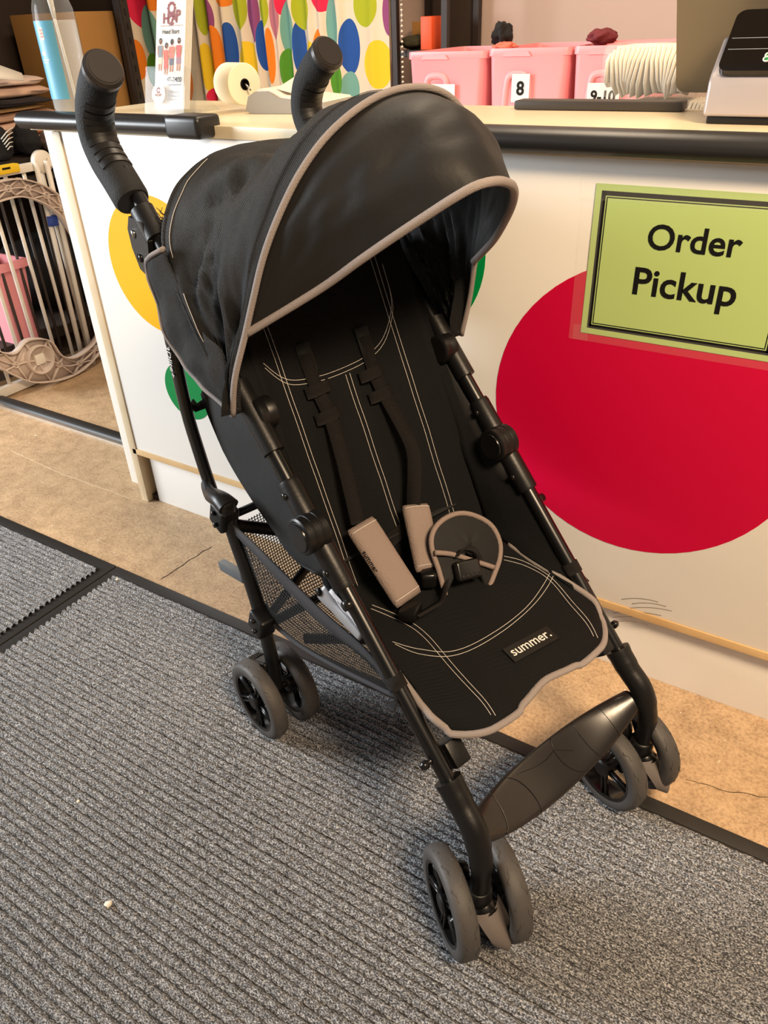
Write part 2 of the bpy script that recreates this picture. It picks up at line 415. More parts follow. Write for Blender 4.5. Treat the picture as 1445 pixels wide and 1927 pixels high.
# counter top
ct = thing('countertop', 'cream laminate countertop with black rubber bumper rails', 'countertop', (-.5, 1.3, .93)); TI = Vector((.5, -1.3, -.93))
ZT = .93
flatshade(MB().box(Vector((-.42, (1.122+1.53)/2, ZT-.0105))+TI, (2.36, 1.53-1.122, .021), bev=.0015).obj('top_board', counter_top, ct))
def bumper(x0, x1, name='bumper_rail'):
    prof = [(.02, .912), (.0, .912), (-.018, .915), (-.026, .925), (-.026, .934), (-.018, .942), (-.004, .9455), (.016, .945), (.02, .938)]
    n = len(prof); vs = [Vector((x, 1.118+a-.002, b))+TI for x in (x0, x1) for a, b in prof]
    fs = [(i, (i+1) % n, n+(i+1) % n, n+i) for i in range(n)] + [tuple(range(n)), tuple(range(2*n-1, n-1, -1))]
    return flatshade(MB().add(vs, fs).obj(name, rubber_bumper, ct), 50)
bumper(-1.545, -1.150); bumper(-1.60, -1.5455, 'bumper_end'); bumper(-.74, .75)
flatshade(MB().box(Vector((-1.112, 1.112, .930))+TI, (.085, .062, .038), bev=.010, seg=3).obj('corner_cap', rubber_bumper, ct), 50)

# sign
sg = thing('order_sign', 'light green paper sign reading Order Pickup taped to the counter front', 'sign', ony(1275, 500, YP-.001))
SI = -sg.location; XS0, XS1, ZS0, ZS1 = -.362, -.083, .660, .876
def sgx(x, z, y=0): return Vector((x, YP-.0012-y, z))+SI
def rect(x0, x1, z0, z1, y, m, name, th=.0003, parent=sg):
    return MB().slab([sgx(x0, z0, y), sgx(x1, z0, y), sgx(x1, z1, y), sgx(x0, z1, y)], (0, -1, 0), th).obj(name, m, parent, smooth=False)
rect(XS0, XS1, ZS0, ZS1, 0, sign_green, 'paper')
def frame(x0, x1, z0, z1, w_, y, name):
    b = MB()
    for a in ((x0, x1, z0, z0+w_), (x0, x1, z1-w_, z1), (x0, x0+w_, z0, z1), (x1-w_, x1, z0, z1)):
        b.slab([sgx(a[0], a[2], y), sgx(a[1], a[2], y), sgx(a[1], a[3], y), sgx(a[0], a[3], y)], (0, -1, 0), .0001)
    b.obj(name, black_print, sg, smooth=False)
frame(XS0+.009, XS1-.009, ZS0+.009, ZS1-.009, .0062, .0004, 'thick_border'); frame(XS0+.0168, XS1-.0168, ZS0+.0168, ZS1-.0168, .0014, .0004, 'thin_border')
for body, a, b_ in (('Order', (1219, 448), (1398, 458)), ('Pickup', (1191, 540), (1386, 556))):
    p0, p1 = ony(*a, YP-.002), ony(*b_, YP-.002)
    text('lettering', body, black_print, sg, sgx((p0.x+p1.x)/2, (p0.z+p1.z)/2, .0005), (1, 0, 0), (0, 0, 1), width=p1.x-p0.x, bold=.016)
for (x0, x1, z0, z1) in ((XS0-.022, XS1, ZS1-.022, ZS1+.016), (XS0-.018, XS0+.012, ZS0-.012, ZS1-.02), (XS0-.012, XS1, ZS0-.012, ZS0+.012)): rect(x0, x1, z0, z1, .0008+random.random()*.0003, tape, 'tape_strip', .0001)

# =================================================================== FLOOR MATS
def floor_mat(name, x0, x1, y0, y1, label, dx):
    t = thing(name, label, 'floor mat', ((x0+x1)/2, (y0+y1)/2, 0), group=None); I = -t.location
    bw = .026
    b = MB()
    for (a0, a1, c0, c1) in ((x0, x1, y1-bw, y1), (x0, x1, y0, y0+bw), (x0, x0+bw, y0+bw, y1-bw), (x1-bw, x1, y0+bw, y1-bw)):
        b.box(Vector(((a0+a1)/2, (c0+c1)/2, .0022))+I, (a1-a0, c1-c0, .0045), bev=.0015)
    flatshade(b.obj('rubber_border', thr_black, t))
    flatshade(MB().box(Vector(((x0+x1)/2, (y0+y1)/2, .0015))+I, (x1-x0-.01, y1-y0-.01, .003)).obj('backing', thr_black, t))
    sp = .0142; nr = int((y1-y0-2*bw)/sp); rows = []; rnd = random.random
    nx = int((x1-x0-2*bw)/dx); xs = [x0+bw+(x1-x0-2*bw)*i/nx for i in range(nx+1)]
    for r in range(nr):
        ya = y0+bw+r*sp
        for (f_, h) in ((0.0, .0023), (.14, .0040), (.32, .0090), (.54, .0108), (.76, .0088), (.91, .0042)):
            rows.append([(x+I.x, ya+(f_+.17*(rnd()-.5))*sp+.0012*noise.noise((x*9, ya*60, 0))+I.y, h+.0030*(rnd()-.5)*(h/.008)) for x in xs])
    o = MB().grid(rows).obj('ribbed_pile', carpet, t); o['kind'] = 'stuff'
    return t
floor_mat('floor_mat', -1.348, .48, -.346, .874, 'large grey ribbed carpet mat under the stroller', .0042)
floor_mat('floor_mat', -3.18, -1.352, -.346, .874, 'grey ribbed carpet mat left of the rubber seam', .009)
for i, (p, lb) in enumerate((((204, 1702), 'pale crumb of lint on the grey mat at lower left'), ((147, 1508), 'tiny yellowish lint speck on the mat, upper one'), ((220, 1090), 'white lint fleck on the mat near the rubber seam'))):
    P = onz(*p, .009); r = (.006, .003, .004)[i]
    bm = bmesh.new(); bmesh.ops.create_icosphere(bm, subdivisions=2, radius=r)
    for v in bm.verts: v.co = v.co*(1+.6*noise.noise(v.co*300+Vector((i, 0, 0)))); v.co.z *= .5
    vs = [v.co.copy() for v in bm.verts]; fs = [tuple(v.index for v in f.verts) for f in bm.faces]; bm.free()
    o = obj('lint_piece', vs, fs, lint_m); o.location = P; tag(o, lb, 'lint')

# =================================================================== STROLLER
st = thing('stroller', 'black umbrella stroller with canopy and grey piping standing on the ribbed mat', 'stroller', SO, AA)
ZFL = .0088                                   # wheels stand on the carpet pile
def tubez(x): return .668-1.02*(x+.48)
TY = .178
def sides(): return ((-1, 'near'), (1, 'far'))
# ---- frame tubes
HG = [(-.712, 1.037), (-.730, 1.026), (-.750, 1.010), (-.767, .992), (-.775, .970), (-.772, .950), (-.757, .930), (-.731, .910), (-.700, .884)]
RT = [(-.676, .845), (-.668, .80), (-.667, .70), (-.662, .59), (-.645, .52), (-.624, .457), (-.600, .41)]
for s, _ in sides():
    y = s*TY
    flatshade(MB().tube([(-.722, y, tubez(-.722)+.006), (-.6, y, tubez(-.6)), (-.3, y, tubez(-.3)), (-.045, y, tubez(-.045))], .0108, n=18).obj('front_leg_tube', tube_black, st), 50)
    flatshade(MB().tube(spline([(x, y*1.02, z) for x, z in RT], 4), .0092, n=18, ry=.0125, up=(1, 0, 0)).obj('rear_leg_tube', tube_black, st), 50)
    # lower rear leg, flat moulded bar
    LR = [(-.606, .425), (-.585, .36), (-.560, .30), (-.542, .235), (-.529, .16), (-.526, .085)]
    flatshade(MB().tube(spline([(x, y*.97, z+ZFL) for x, z in LR], 4), .011, n=12, ry=.0155, up=(1, 0, 0)).obj('rear_lower_leg', plast, st), 50)
    for (x, z) in ((-.606, .418), (-.532, .24)):
        mb = MB().box((x, y*.99, z), (.040, .034, .046), Matrix.Rotation(radians(22), 3, 'Y'), bev=.007, seg=3); o = flatshade(mb.obj('leg_joint', plast, st), 50)
        for dz in (-.010, .012): MB().lathe([(.0045, -.004), (.0045, .001), (.002, .003)], (x+.002, y*.99+s*.018, z+dz), 'y', 12).obj('rivet', plast_gloss, o)
    # handle
    path = spline([(x, s*(.183 if s < 0 else .166), z) for x, z in HG], 5); n = len(path)
    rr = [.0245 if i > 2 else .0235 for i in range(n)]; rr[-1] = .0225
    g = flatshade(MB().tube(path, rr, n=24).obj('handle_grip', foam, st), 50)
    d = (path[0]-path[1]).normalized()
    flatshade(MB().tube([path[0]-d*.001, path[0]+d*.006, path[0]+d*.010], [.0255, .0255, .022], n=28).obj('grip_end_cap', cap_m, g), 30)
    MB().tube([path[0]+d*.0102, path[0]+d*.0108], [.0195, .0195], n=28).obj('cap_disc', cap_m, g, smooth=False)
    rs = resample(path, 60)
    for k in range(9):
        i = 13+int(k*4.1); p = rs[i]; t = (rs[i+1]-rs[i-1]).normalized(); side = Vector((0, 1, 0)); fr = side.cross(t)
        if fr.x < 0: fr = -fr
        arc = [p + (fr*cos(a)+side*sin(a))*(.0237) for a in [radians(-58+116*q/10) for q in range(11)]]
        flatshade(MB().ribbon(arc, t, .0085, .0042).obj('grip_rib', rubber_rib, g), 40)
    # pivot bracket under the grip
    bk = [(-.695, .868), (-.660, .865), (-.648, .842), (-.655, .815), (-.672, .792), (-.692, .798), (-.705, .825), (-.707, .85)]
    mb = MB().slab([(x, s*(TY+.018), z) for x, z in bk], (0, -s, 0), .010)
    mb.tube([(-.683, s*.180, tubez(-.683)), (-.650, s*.180, tubez(-.650))], .0165, n=18)
    b = flatshade(mb.obj('pivot_bracket', plast, st), 40)
    for (x, z) in ((-.690, .846), (-.682, .815)): MB().lathe([(.006, -.002), (.006, .002), (.003, .004)], (x, s*(TY+.0185), z), 'y', 14).obj('screw', chrome if z > .83 else plast_gloss, b)
    # round hubs half way down the front tubes, with sleeves
    hx = -.337; hz = tubez(hx); u = Vector((.70, 0, -.714))
    hp = Vector((hx, y, hz))
    sl = flatshade(MB().tube([hp-u*.075, hp-u*.07, hp+u*.08, hp+u*.085], [.0145, .0158, .0158, .0145], n=20).obj('hub_sleeve', plast, st), 50)
    for q in (-.052, .062): MB().lathe([(.005, -.003), (.005, .001), (.003, .003)], hp+u*q+Vector((-.004, -.0150, .004)), 'y', 12).obj('rivet', plast_gloss, sl)
    hb = flatshade(MB().lathe([(.0235, -.024), (.026, -.022), (.026, -.014), (.0252, -.0130), (.0252, -.0115), (.026, -.0105), (.026, -.002), (.0252, -.001), (.0252, .0005), (.026, .0015), (.026, .010), (.0235, .012)], hp+Vector((.004, -.004, .004)), 'y', 36).obj('round_hub', plast, st), 30)
    flatshade(MB().lathe([(.0195, -.0265), (.0205, -.0245), (.0205, -.023)], hp+Vector((.004, -.004, .004)), 'y', 32).obj('hub_cap', plast_gloss, hb), 40)
    # canopy clamp on the tube
    cp = Vector((-.455, y-s*.012, tubez(-.455)+.004))
    cl = flatshade(MB().lathe([(.019, -.014), (.022, -.012), (.022, -.003), (.021, -.001), (.021, .0), (.022, .002), (.022, .012), (.019, .014)], cp, 'y', 32).obj('canopy_clamp', plast, st), 30)
    flatshade(MB().tube([cp-u*.05+Vector((0, s*.012, 0)), cp+u*.055+Vector((0, s*.012, 0))], .015, n=16).obj('clamp_sleeve', plast, cl), 50)
    # bottom casting and fork
    cb = [Vector((-.085, y, tubez(-.085))), Vector((-.06, y, tubez(-.06))), Vector((-.035, y*1.01, tubez(-.035)+.002)), Vector((-.020, y*1.02, .178)), Vector((-.016, y*1.03, .135)), Vector((-.019, y*1.03, .095))]
    flatshade(MB().tube(spline(cb, 5), [.0190]*2+[.0180]*3+[.017]*9+[.0155]*4+[.0135]*8, n=20).obj('fork_casting', plast, st), 50)
    fx = Vector((-.019, s*.1835, 0))
    fk = flatshade(MB().lathe([(.0165, .088), (.0185, .092), (.0185, .112), (.0165, .116), (.0145, .117)], fx, 'z', 24).obj('swivel_collar', plast, st), 40)
    # toe shield between the front wheels
    rows = []
    for i in range(9):
        a = i/8; z = .092-.050*a; wd_ = .0215*sqrt(max(1-(a*.97)**2, 0))+.001; xx = .026+.034*sin(a*pi*.55)
        rows.append([fx+Vector((xx-.012*(q/4-1)**2*1.0, wd_*(q/4-1), z)) for q in range(9)])
    MB().grid(rows).obj('toe_shield', mat('shield_plastic', srgb(104, 96, 92), .5) if 'shield_plastic' not in MATS else MATS['shield_plastic'], fk)
    MB().tube([fx+Vector((-.012, 0, .088)), fx+Vector((.014, 0, .078)), fx+Vector((.022, 0, .05))], [.017, .02, .012], n=14).obj('fork_block', plast_gloss, fk)
    MB().tube([fx+Vector((-.028, -.003, .085)), fx+Vector((-.030, -.003, .115)), fx+Vector((-.030, -.003, .127)), fx+Vector((-.030, -.003, .131))], [.011, .012, .010, .004], n=14).obj('swivel_lock', plast, fk)
    MB().tube([fx+Vector((0, -.05, .0745+ZFL)), fx+Vector((0, .05, .0745+ZFL))], .006, n=12).obj('axle', tube_black, fk)
    MB().tube([(-.526, s*.115, .0745+ZFL), (-.526, s*.215, .0745+ZFL)], .006, n=12).obj('axle', tube_black, st)

# ---- wheels: one built, the rest copied
WR = .0745
def make_wheel():
    n = 48
    prof = [(.0555, -.0135), (.060, -.0150), (.0665, -.0148), (.0715, -.0125), (.0738, -.008), (WR, 0), (.0738, .008), (.0715, .0125), (.0665, .0148), (.060, .0150), (.0555, .0135), (.0555, -.0135)]
    t = MB().lathe(prof, (0, 0, 0), 'y', n, close=False)
    o = t.obj('wheel', tire, st)
    tr = MB()                                  # moulded tread squiggles
    for k in range(14):
        for sg_ in (-1, 1):
            a0 = 2*pi*(k+.25*sg_)/14
            pts = []
            for q in range(6):
                a = a0+q*.05; yy = sg_*(.0045+.006*q/5+.0015*sin(q*2.0)); rr_ = .0741-.12*max(abs(yy)-.006, 0)**1.0*1.2
                pts.append((rr_*cos(a), yy, rr_*sin(a)))
            tr.tube(pts, [.0002, .0006, .0007, .0007, .0006, .0002], n=5, up=(0, 1, 0))
    tr.obj('tread_relief', tire, o)
    flatshade(MB().lathe([(.0515, -.0125), (.0565, -.0140), (.0565, .0140), (.0515, .0125), (.0515, -.0125)], (0, 0, 0), 'y', n, close=False).obj('rim', plast_gloss, o), 30)
    for k in range(5):
        a = 2*pi*k/5+.3
        for dd in (-.085, .085):
            p0 = Vector((.012*cos(a+dd*3), -.006, .012*sin(a+dd*3))); p1 = Vector((.053*cos(a+dd), -.009, .053*sin(a+dd)))
            MB().tube([p0, p0.lerp(p1, .5), p1], .0026, n=8, ry=.004, up=(0, 1, 0)).obj('spoke', plast_gloss, o)
    flatshade(MB().lathe([(.012, -.0155), (.0155, -.013), (.0155, .012), (.010, .0135)], (0, 0, 0), 'y', 28).obj('hub_cap', plast, o), 30)
    return o
wh = make_wheel(); first = True
for (x, y, yaw, flip) in ((-.043, -.212, -22, 0), (-.015, -.143, -22, 1), (-.040, .127, -8, 0), (-.030, .198, -8, 1), (-.526, -.209, 0, 0), (-.526, -.143, 0, 1), (-.526, .143, 0, 0), (-.526, .209, 0, 1)):
    o = wh if first else copy_obj(wh, st)
    first = False
    o.location = (x, y, WR+ZFL); o.rotation_euler = (0, random.uniform(0, 6) if False else .4*x+y*3, radians(yaw)+(pi if flip else 0))

# ---- rear brakes
for s in (-1, 1):
    R_ = Matrix.Rotation(radians(-28), 3, 'Y')
    b = flatshade(MB().box((-.566, s*.172, .118), (.075, .032, .020), R_, bev=.007, seg=3).obj('brake_pedal', plast, st), 40)
    for k in range(3): MB().box(Vector((-.566, s*.172, .118))+R_ @ Vector((-.030+k*.009, 0, .0105)), (.0035, .022, .003), R_, bev=.001).obj('pedal_rib', plast_gloss, b)
# cross bar and folding lever at the rear
flatshade(MB().tube([(-.545, -.165, .215), (-.545, .165, .215)], .009, n=14).obj('rear_axle_bar', tube_black, st), 50)
flatshade(MB().box((-.635, -.165, .282), (.085, .014, .018), Matrix.Rotation(radians(-12), 3, 'Y'), bev=.002).obj('fold_lever', lever_m, st), 40)
# x brace between the rear legs
for a, b in (((-.59, -.165, .40), (-.545, .165, .225)), ((-.545, -.165, .225), (-.59, .165, .40))):
    flatshade(MB().tube([a, b], .006, n=10, ry=.011, up=(0, 0, 1)).obj('brace_bar', tube_black, st), 50)
MB().tube([(-.60, -.17, .415), (-.60, .17, .415)], .007, n=10).obj('rear_top_bar', tube_black, st)
# under-seat cross members and their end blocks
for s in (-1, 1):
    flatshade(MB().tube([(-.12, s*.15, tubez(-.12)-.035), (-.24, -s*.02, .30), (-.42, -s*.165, .27)], .006, n=10, ry=.010, up=(0, 0, 1)).obj('seat_cross_bar', tube_black, st), 50)
    bl = flatshade(MB().box((-.107, s*.152, tubez(-.107)-.012), (.036, .026, .042), Matrix.Rotation(radians(45), 3, 'Y'), bev=.004).obj('cross_bar_block', plast, st), 40)
    MB().tube([(-.107, s*.16, tubez(-.107)), (-.107, s*.203, tubez(-.107))], [.004, .004], n=10).obj('bolt', plast_gloss, bl)
    MB().lathe([(.006, -.003), (.006, .003), (.003, .006)] if s > 0 else [(.003, -.006), (.006, -.003), (.006, .003)], (-.107, s*.197, tubez(-.107)), 'y', 12).obj('bolt_cap', plast_gloss, bl)
    # seat side bolts
    MB().lathe([(.007, -.008), (.007, .008)], (-.262, s*.186, tubez(-.262)+.003), 'y', 12).obj('frame_bolt', chrome if False else plast_gloss, st)
# side storage latch clipped on the near rear leg
mb = MB().tube(spline([(-.628, -.188, .468), (-.600, -.196, .468), (-.572, -.201, .478), (-.548, -.203, .484), (-.530, -.202, .480)], 4), [.008+.0006*i for i in range(17)], n=14, ry=[.0135-.0001*i for i in range(17)], up=(0, 0, 1))
lt_ = flatshade(mb.obj('storage_latch', plast, st), 50)
flatshade(MB().box((-.538, -.203, .476), (.022, .022, .022), bev=.006, seg=3).obj('latch_hook', plast_gloss, lt_), 40)

# ---- canopy
PV = Vector((-.46, 0, .66))
def hoop_pt(th, yv, pv=PV): return Vector((pv.x+yv[1]*cos(radians(th)), yv[0], pv.z+yv[1]*sin(radians(th))))
MID = [(-.206, -.005), (-.204, .05), (-.190, .11), (-.180, .155), (-.168, .205), (-.150, .25), (-.124, .295), (-.090, .331), (-.045, .357), (.0, .368), (.045, .366), (.085, .352), (.125, .322), (.16, .285), (.182, .235), (.194, .18), (.198, .12), (.206, .06), (.208, -.005)]
REAR = [(-.200, .0), (-.203, .09), (-.200, .17), (-.191, .231), (-.173, .268), (-.139, .308), (-.105, .331), (-.072, .346), (-.036, .353), (.0, .354), (.036, .353), (.072, .346), (.105, .331), (.139, .308), (.173, .268), (.191, .231), (.200, .17), (.203, .09), (.200, .0)]
NS, NT = 97, 56
mid = resample(spline([hoop_pt(74, q) for q in MID], 6), NS)
rear = resample(spline([hoop_pt(130, q) for q in REAR], 6), NS)
rows = []
for i in range(NT+1):
    t = i/NT; row = []
    for j in range(NS):
        s = j/(NS-1); p = mid[j].lerp(rear[j], t)
        out = (p-Vector((-.5, 0, .62))); out.normalize()
        arch = sin(pi*s)**.7
        p = p + out*(.016*min(t/.10, 1)*max(1-t*1.6, 0)*arch)          # lip behind the piping
        p = p + out*(.010*max(0, 1-abs(t-.93)/.07)*arch)               # rolled rear brim
        wr = sin(pi*t)**.8
        lowside = max(0, 1-abs(s-.0)*3.2)+max(0, 1-abs(1-s)*3.2)
        sag = -.018*sin(pi*t)*arch
        fold = .016*noise.noise((s*9+t*3.0, t*4, 1.3))+.008*lowside*sin(t*19+6*s)+.006*noise.noise((s*24-t*9, t*11, 4.2))+.020*abs(noise.noise((s*10+t*7, t*3.5-s*6, 7.7)))-.006
        row.append(p+out*(sag+fold*wr))
    rows.append(row)
cn = MB().grid(rows).obj('canopy', fab_mesh, st, label='black ribbed canopy fabric'); shell(cn, .0016, (0, 0, 1))
MB().tube([p+(p-PV).normalized()*.001+Vector((.002, 0, 0)) for p in mid], .0040, n=10).obj('canopy_piping', fab_grey, cn)
MB().tube(rows[NT], .0035, n=8).obj('rear_hem', fab_mesh, cn)
for tt, a, b in ((51, 22, 40), (51, 10, 18), (5, 4, 92)):
    pts = []
    for j in range(a, b): pts.append(rows[tt][j]+(rows[tt][j]-PV).normalized()*.0008)
    MB().tube(pts, .0004, n=5).obj('stitching', thread if tt > 10 else fab_dark, cn)
# visor
VB = Vector((PV.x+.11*cos(radians(74)), 0, PV.z+.11*sin(radians(74))))
vpx = [(600, 545), (680, 488), (750, 440), (805, 404), (850, 375), (895, 350), (930, 341), (952, 343), (966, 353), (966, 378), (952, 412), (930, 450), (908, 475)]
vang = 38
VP2 = (VB.x+cos(radians(vang)), VB.z+sin(radians(vang)))
i0 = min(range(NS//2), key=lambda j: abs((mid[j]-PV).length-sqrt(.11**2+.19**2))); i1 = NS-1-min(range(NS//2), key=lambda j: abs((mid[NS-1-j]-PV).length-sqrt(.12**2+.198**2)))
fr = [mid[i0]] + [lonp(a, b, (VB.x, VB.z), VP2) for a, b in vpx] + [mid[i1]]
NV = 81
fr = resample(spline(fr, 8), NV); mv = resample([p-(p-PV).normalized()*.003 for p in mid[i0:i1+1]], NV)
vrows = []
for i in range(31):
    t = i/30; row = []
    for j in range(NV):
        s = j/(NV-1); p = mv[j].lerp(fr[j], t); out = (p-Vector((-.42, 0, .70))).normalized()
        b = sin(pi*t)*sin(pi*s)*.018 + sin(pi*t)*(.007*noise.noise((s*7, t*3, 9))+.004*noise.noise((s*18+3, t*6, 2)))*min(1, 4*s, 4*(1-s))
        row.append(p+out*b)
    vrows.append(row)
vs_ = MB().grid(vrows).obj('visor', fab_visor, st, label='smooth black sun visor'); shell(vs_, .0015, (0, 0, 1))
MB().tube(fr, .0050, n=10).obj('visor_piping', fab_grey, vs_)
# side flaps hanging below the canopy rear
for s in (-1, 1):
    top = [lony(a, b, -.2) for a, b in ((308, 468), (320, 500), (341, 545), (368, 610), (414, 660), (438, 735))]
    low = [lony(a, b, -.2) for a, b in ((276, 492), (287, 540), (303, 600), (322, 648), (362, 706), (436, 778))]
    top = resample(spline(top, 5), 25); low = resample(spline(low, 5), 25); rws = []
    for i in range(9):
        t = i/8
        rws.append([Vector((a.lerp(b, t).x, -s*(a.lerp(b, t).y-.006*sin(pi*t)-.004*noise.noise((k*.3, t*3, 5))), a.lerp(b, t).z)) for k, (a, b) in enumerate(zip(top, low))])
    f = MB().grid(rws).obj('side_flap', fab_mesh, st); md = f.modifiers.new('thick', 'SOLIDIFY'); md.thickness = .0015
    MB().tube(rws[-1], .0036, n=8).obj('flap_piping', fab_grey, f)
    MB().tube([r[0] for r in rws], .0034, n=8).obj('flap_piping', fab_grey, f)
# rear storage pouch behind the seat back
rws = []
for i in range(9):
    t = i/8; z = .80-.115*t
    rws.append([Vector((-.648-.020*sin(pi*q/20)-.012*t*(1-t)*4, -.172+.344*q/20, z+.004*sin(q*.9))) for q in range(21)])
pc = MB().grid(rws).obj('rear_pouch', fab_dark, st); pc.modifiers.new('thick', 'SOLIDIFY').thickness = .003
MB().tube(rws[-1], .004, n=8).obj('pouch_piping', fab_grey, pc)

# ---- seat
BP1, BP2 = (-.557, .80), (-.352, .37)
SP1, SP2 = (-.352, .372), (-.09, .33)
bd = Vector((BP2[0]-BP1[0], 0, BP2[1]-BP1[1])); bn = Vector((-bd.z, 0, bd.x)).normalized()
if bn.x < 0: bn = -bn
def backp(v, y, off=0): return Vector((BP1[0], y, BP1[1]))+bd*v+bn*off
sd_ = Vector((SP2[0]-SP1[0], 0, SP2[1]-SP1[1])); sn = Vector((-sd_.z, 0, sd_.x)).normalized()
rws = []
for i in range(37):
    v = -.06+1.05*i/36; row = []
    for j in range(31):
        q = j/15-1; y = .150*q
        o_ = -.010*(1-q*q)*.6 + .020*abs(q)**4 + .0035*noise.noise((v*6, q*3, 1)) + .002*sin(q*3*pi)
        row.append(backp(v, y, o_))
    rws.append(row)
def backoff(v, y):
    q = y/.150; return -.010*(1-q*q)*.6 + .020*abs(q)**4 + .0035*noise.noise((v*6, q*3, 1)) + .002*sin(q*3*pi)
sb = MB().grid(rws).obj('seat_back', fab_seat, st); shell(sb, .014, bn)
def on_back(px, py, off=.004):
    p = lonp(px, py, BP1, BP2, off); v = (BP1[1]-p.z)/(BP1[1]-BP2[1]); return p+bn*(backoff(v, p.y)+.001)
_bp = backp
def backs(v, y, off=0): return _bp(v, y, off+backoff(v, y))
def stitch(pts, parent, m=thread, r=.00042, fit=None):
    P = resample(spline(pts, 6), max(24, len(pts)*7)); MB().tube(P, r, n=5, cap=True).obj('stitching', m, parent)
def on_seat_line(px):
    P = spline([(a, b, 0) for a, b in px], 8); return [on_seat(p.x, p.y) for p in P]
for dy in (-.0035, .0035):
    for y0 in (-.106, .104): stitch([backs(v, y0+dy, .0008) for v in [.02+.06*k for k in range(17)]], sb)
    stitch([backs(v, dy+.002, .0008) for v in [.36+.05*k for k in range(12)]], sb)
    A_ = spline([(.26, -.132, 0), (.325, -.10, 0), (.345, -.05, 0), (.345, 0, 0), (.33, .05, 0), (.29, .085, 0), (.2, .112, 0), (.08, .115, 0)], 4)
    stitch([backs(p.x+dy*2, p.y, .0008) for p in A_], sb)
def seatp(x, y, off=0):
    f = (x-SP1[0])/(SP2[0]-SP1[0]); return Vector((x, y, SP1[1]+(SP2[1]-SP1[1])*f))+sn*off
SX = [(-.365, .142), (-.33, .147), (-.28, .150), (-.235, .153), (-.19, .160), (-.15, .166), (-.12, .167), (-.100, .163), (-.086, .150)]
def halfw(x):
    for a, b in zip(SX, SX[1:]):
        if a[0] <= x <= b[0]: t = (x-a[0])/(b[0]-a[0]); return a[1]+(b[1]-a[1])*t
    return SX[-1][1] if x > SX[-1][0] else SX[0][1]
# wings joining back and tubes
for s in (-1, 1):
    rws = []
    for i in range(35):
        if i <= 24: v = -.02+1.0*i/24; a = backp(v, s*.148, .018)
        else: xx_ = -.342+.175*(i-24)/10; a = seatp(xx_, s*(halfw(xx_)-.004), .010)
        xz_ = -.60+.365*i/24 if i <= 24 else -.235+.085*(i-24)/10; b = Vector((xz_, s*(TY-.004), tubez(xz_)-.004))
        rws.append([a.lerp(b, q/8)+Vector((0, (s*.010*sin(pi*q/8)+.004*noise.noise((i*.35, q*.5, s)))*(1 if i < 16 else max(-.5, 1-(i-16)*.3)), 0)) for q in range(9)])
    wg = MB().grid(rws).obj('seat_wing', fab_seat, st); wg.modifiers.new('thick', 'SOLIDIFY').thickness = .003
    # outer lining between seat back and rear legs
    lo_px = [(378, 742), (395, 790), (430, 868), (480, 950), (530, 1020), (562, 1062), (602, 1085)]
    A = resample(spline([lony(a, b, -.158) for a, b in lo_px], 4), 21); rws = []
    for i, a in enumerate(A):
        x2 = -.56+.255*i/20; b = Vector((x2, -.168, tubez(x2)-.012))
        rws.append([Vector(((a.lerp(b, q/6)).x, -s*((a.lerp(b, q/6)).y+.006*noise.noise((i*.3, q*.7, 3))), (a.lerp(b, q/6)).z)) for q in range(7)])
    ln = MB().grid(rws).obj('side_lining', fab_dark, st); ln.modifiers.new('thick', 'SOLIDIFY').thickness = .003
# back of the recline panel
rws = [[Vector((a.x-.002, -.158+.316*q/12, a.z)) for q in range(13)] for a in A]
MB().grid(rws).obj('recline_panel', fab_dark, st).modifiers.new('thick', 'SOLIDIFY').thickness = .003
MB().ribbon([(-.652, -.176, .60), (-.655, -.168, .588), (-.65, -.158, .592), (-.636, -.152, .600)], (0, 0, 1), .014, .002).obj('recline_strap', webbing, st)
# seat pan: outline follows the cut of the cushion
def frontx(y):      # wavy front edge
    q = y/.16; return -.071 + .006*cos(q*pi*2)*-1*(1-abs(q)) - .034*(max(0, abs(q)-.66)/.34)**2 + (-.004 if abs(q) < .35 else 0)
def seatoff(x, q, f): return .004*noise.noise((x*14, q*2.2, 2)) + .014*abs(q)**5*(1-f) - .014*(max(0, f-.86)/.14)**2 + .006*(1-q*q)
NXS, NYS = 41, 41; rws = []
for i in range(NXS):
    f = i/(NXS-1); row = []
    for j in range(NYS):
        q = j/(NYS-1)*2-1
        yf = q*.158; xf = frontx(yf); x = -.365+(xf+.365)*f; hw = halfw(min(x, -.0865)) if f < .97 else .157
        y = q*(hw*(1-max(0, f-.9)*10)+.158*max(0, f-.9)*10)
        row.append(seatp(x, y, seatoff(x, q, f)))
    rws.append(row)
sp_ = MB().grid(rws).obj('seat_pan', fab_seat, st); shell(sp_, .012, sn)
edge = [rws[i][0] for i in range(12, NXS)] + rws[-1][1:-1] + [rws[i][-1] for i in range(NXS-1, 11, -1)]
MB().tube(resample(edge, 120), .0050, n=10).obj('seat_piping', fab_grey, sp_)
def on_seat(px, py, off=.0008):
    p = lonp(px, py, SP1, SP2, off+.005); q = max(-1, min(1, p.y/halfw(min(max(p.x, -.364), -.0865)))); f = min(1, max(0, (p.x+.365)/(frontx(p.y)+.365))); return p+sn*(seatoff(p.x, q, f)-.005)
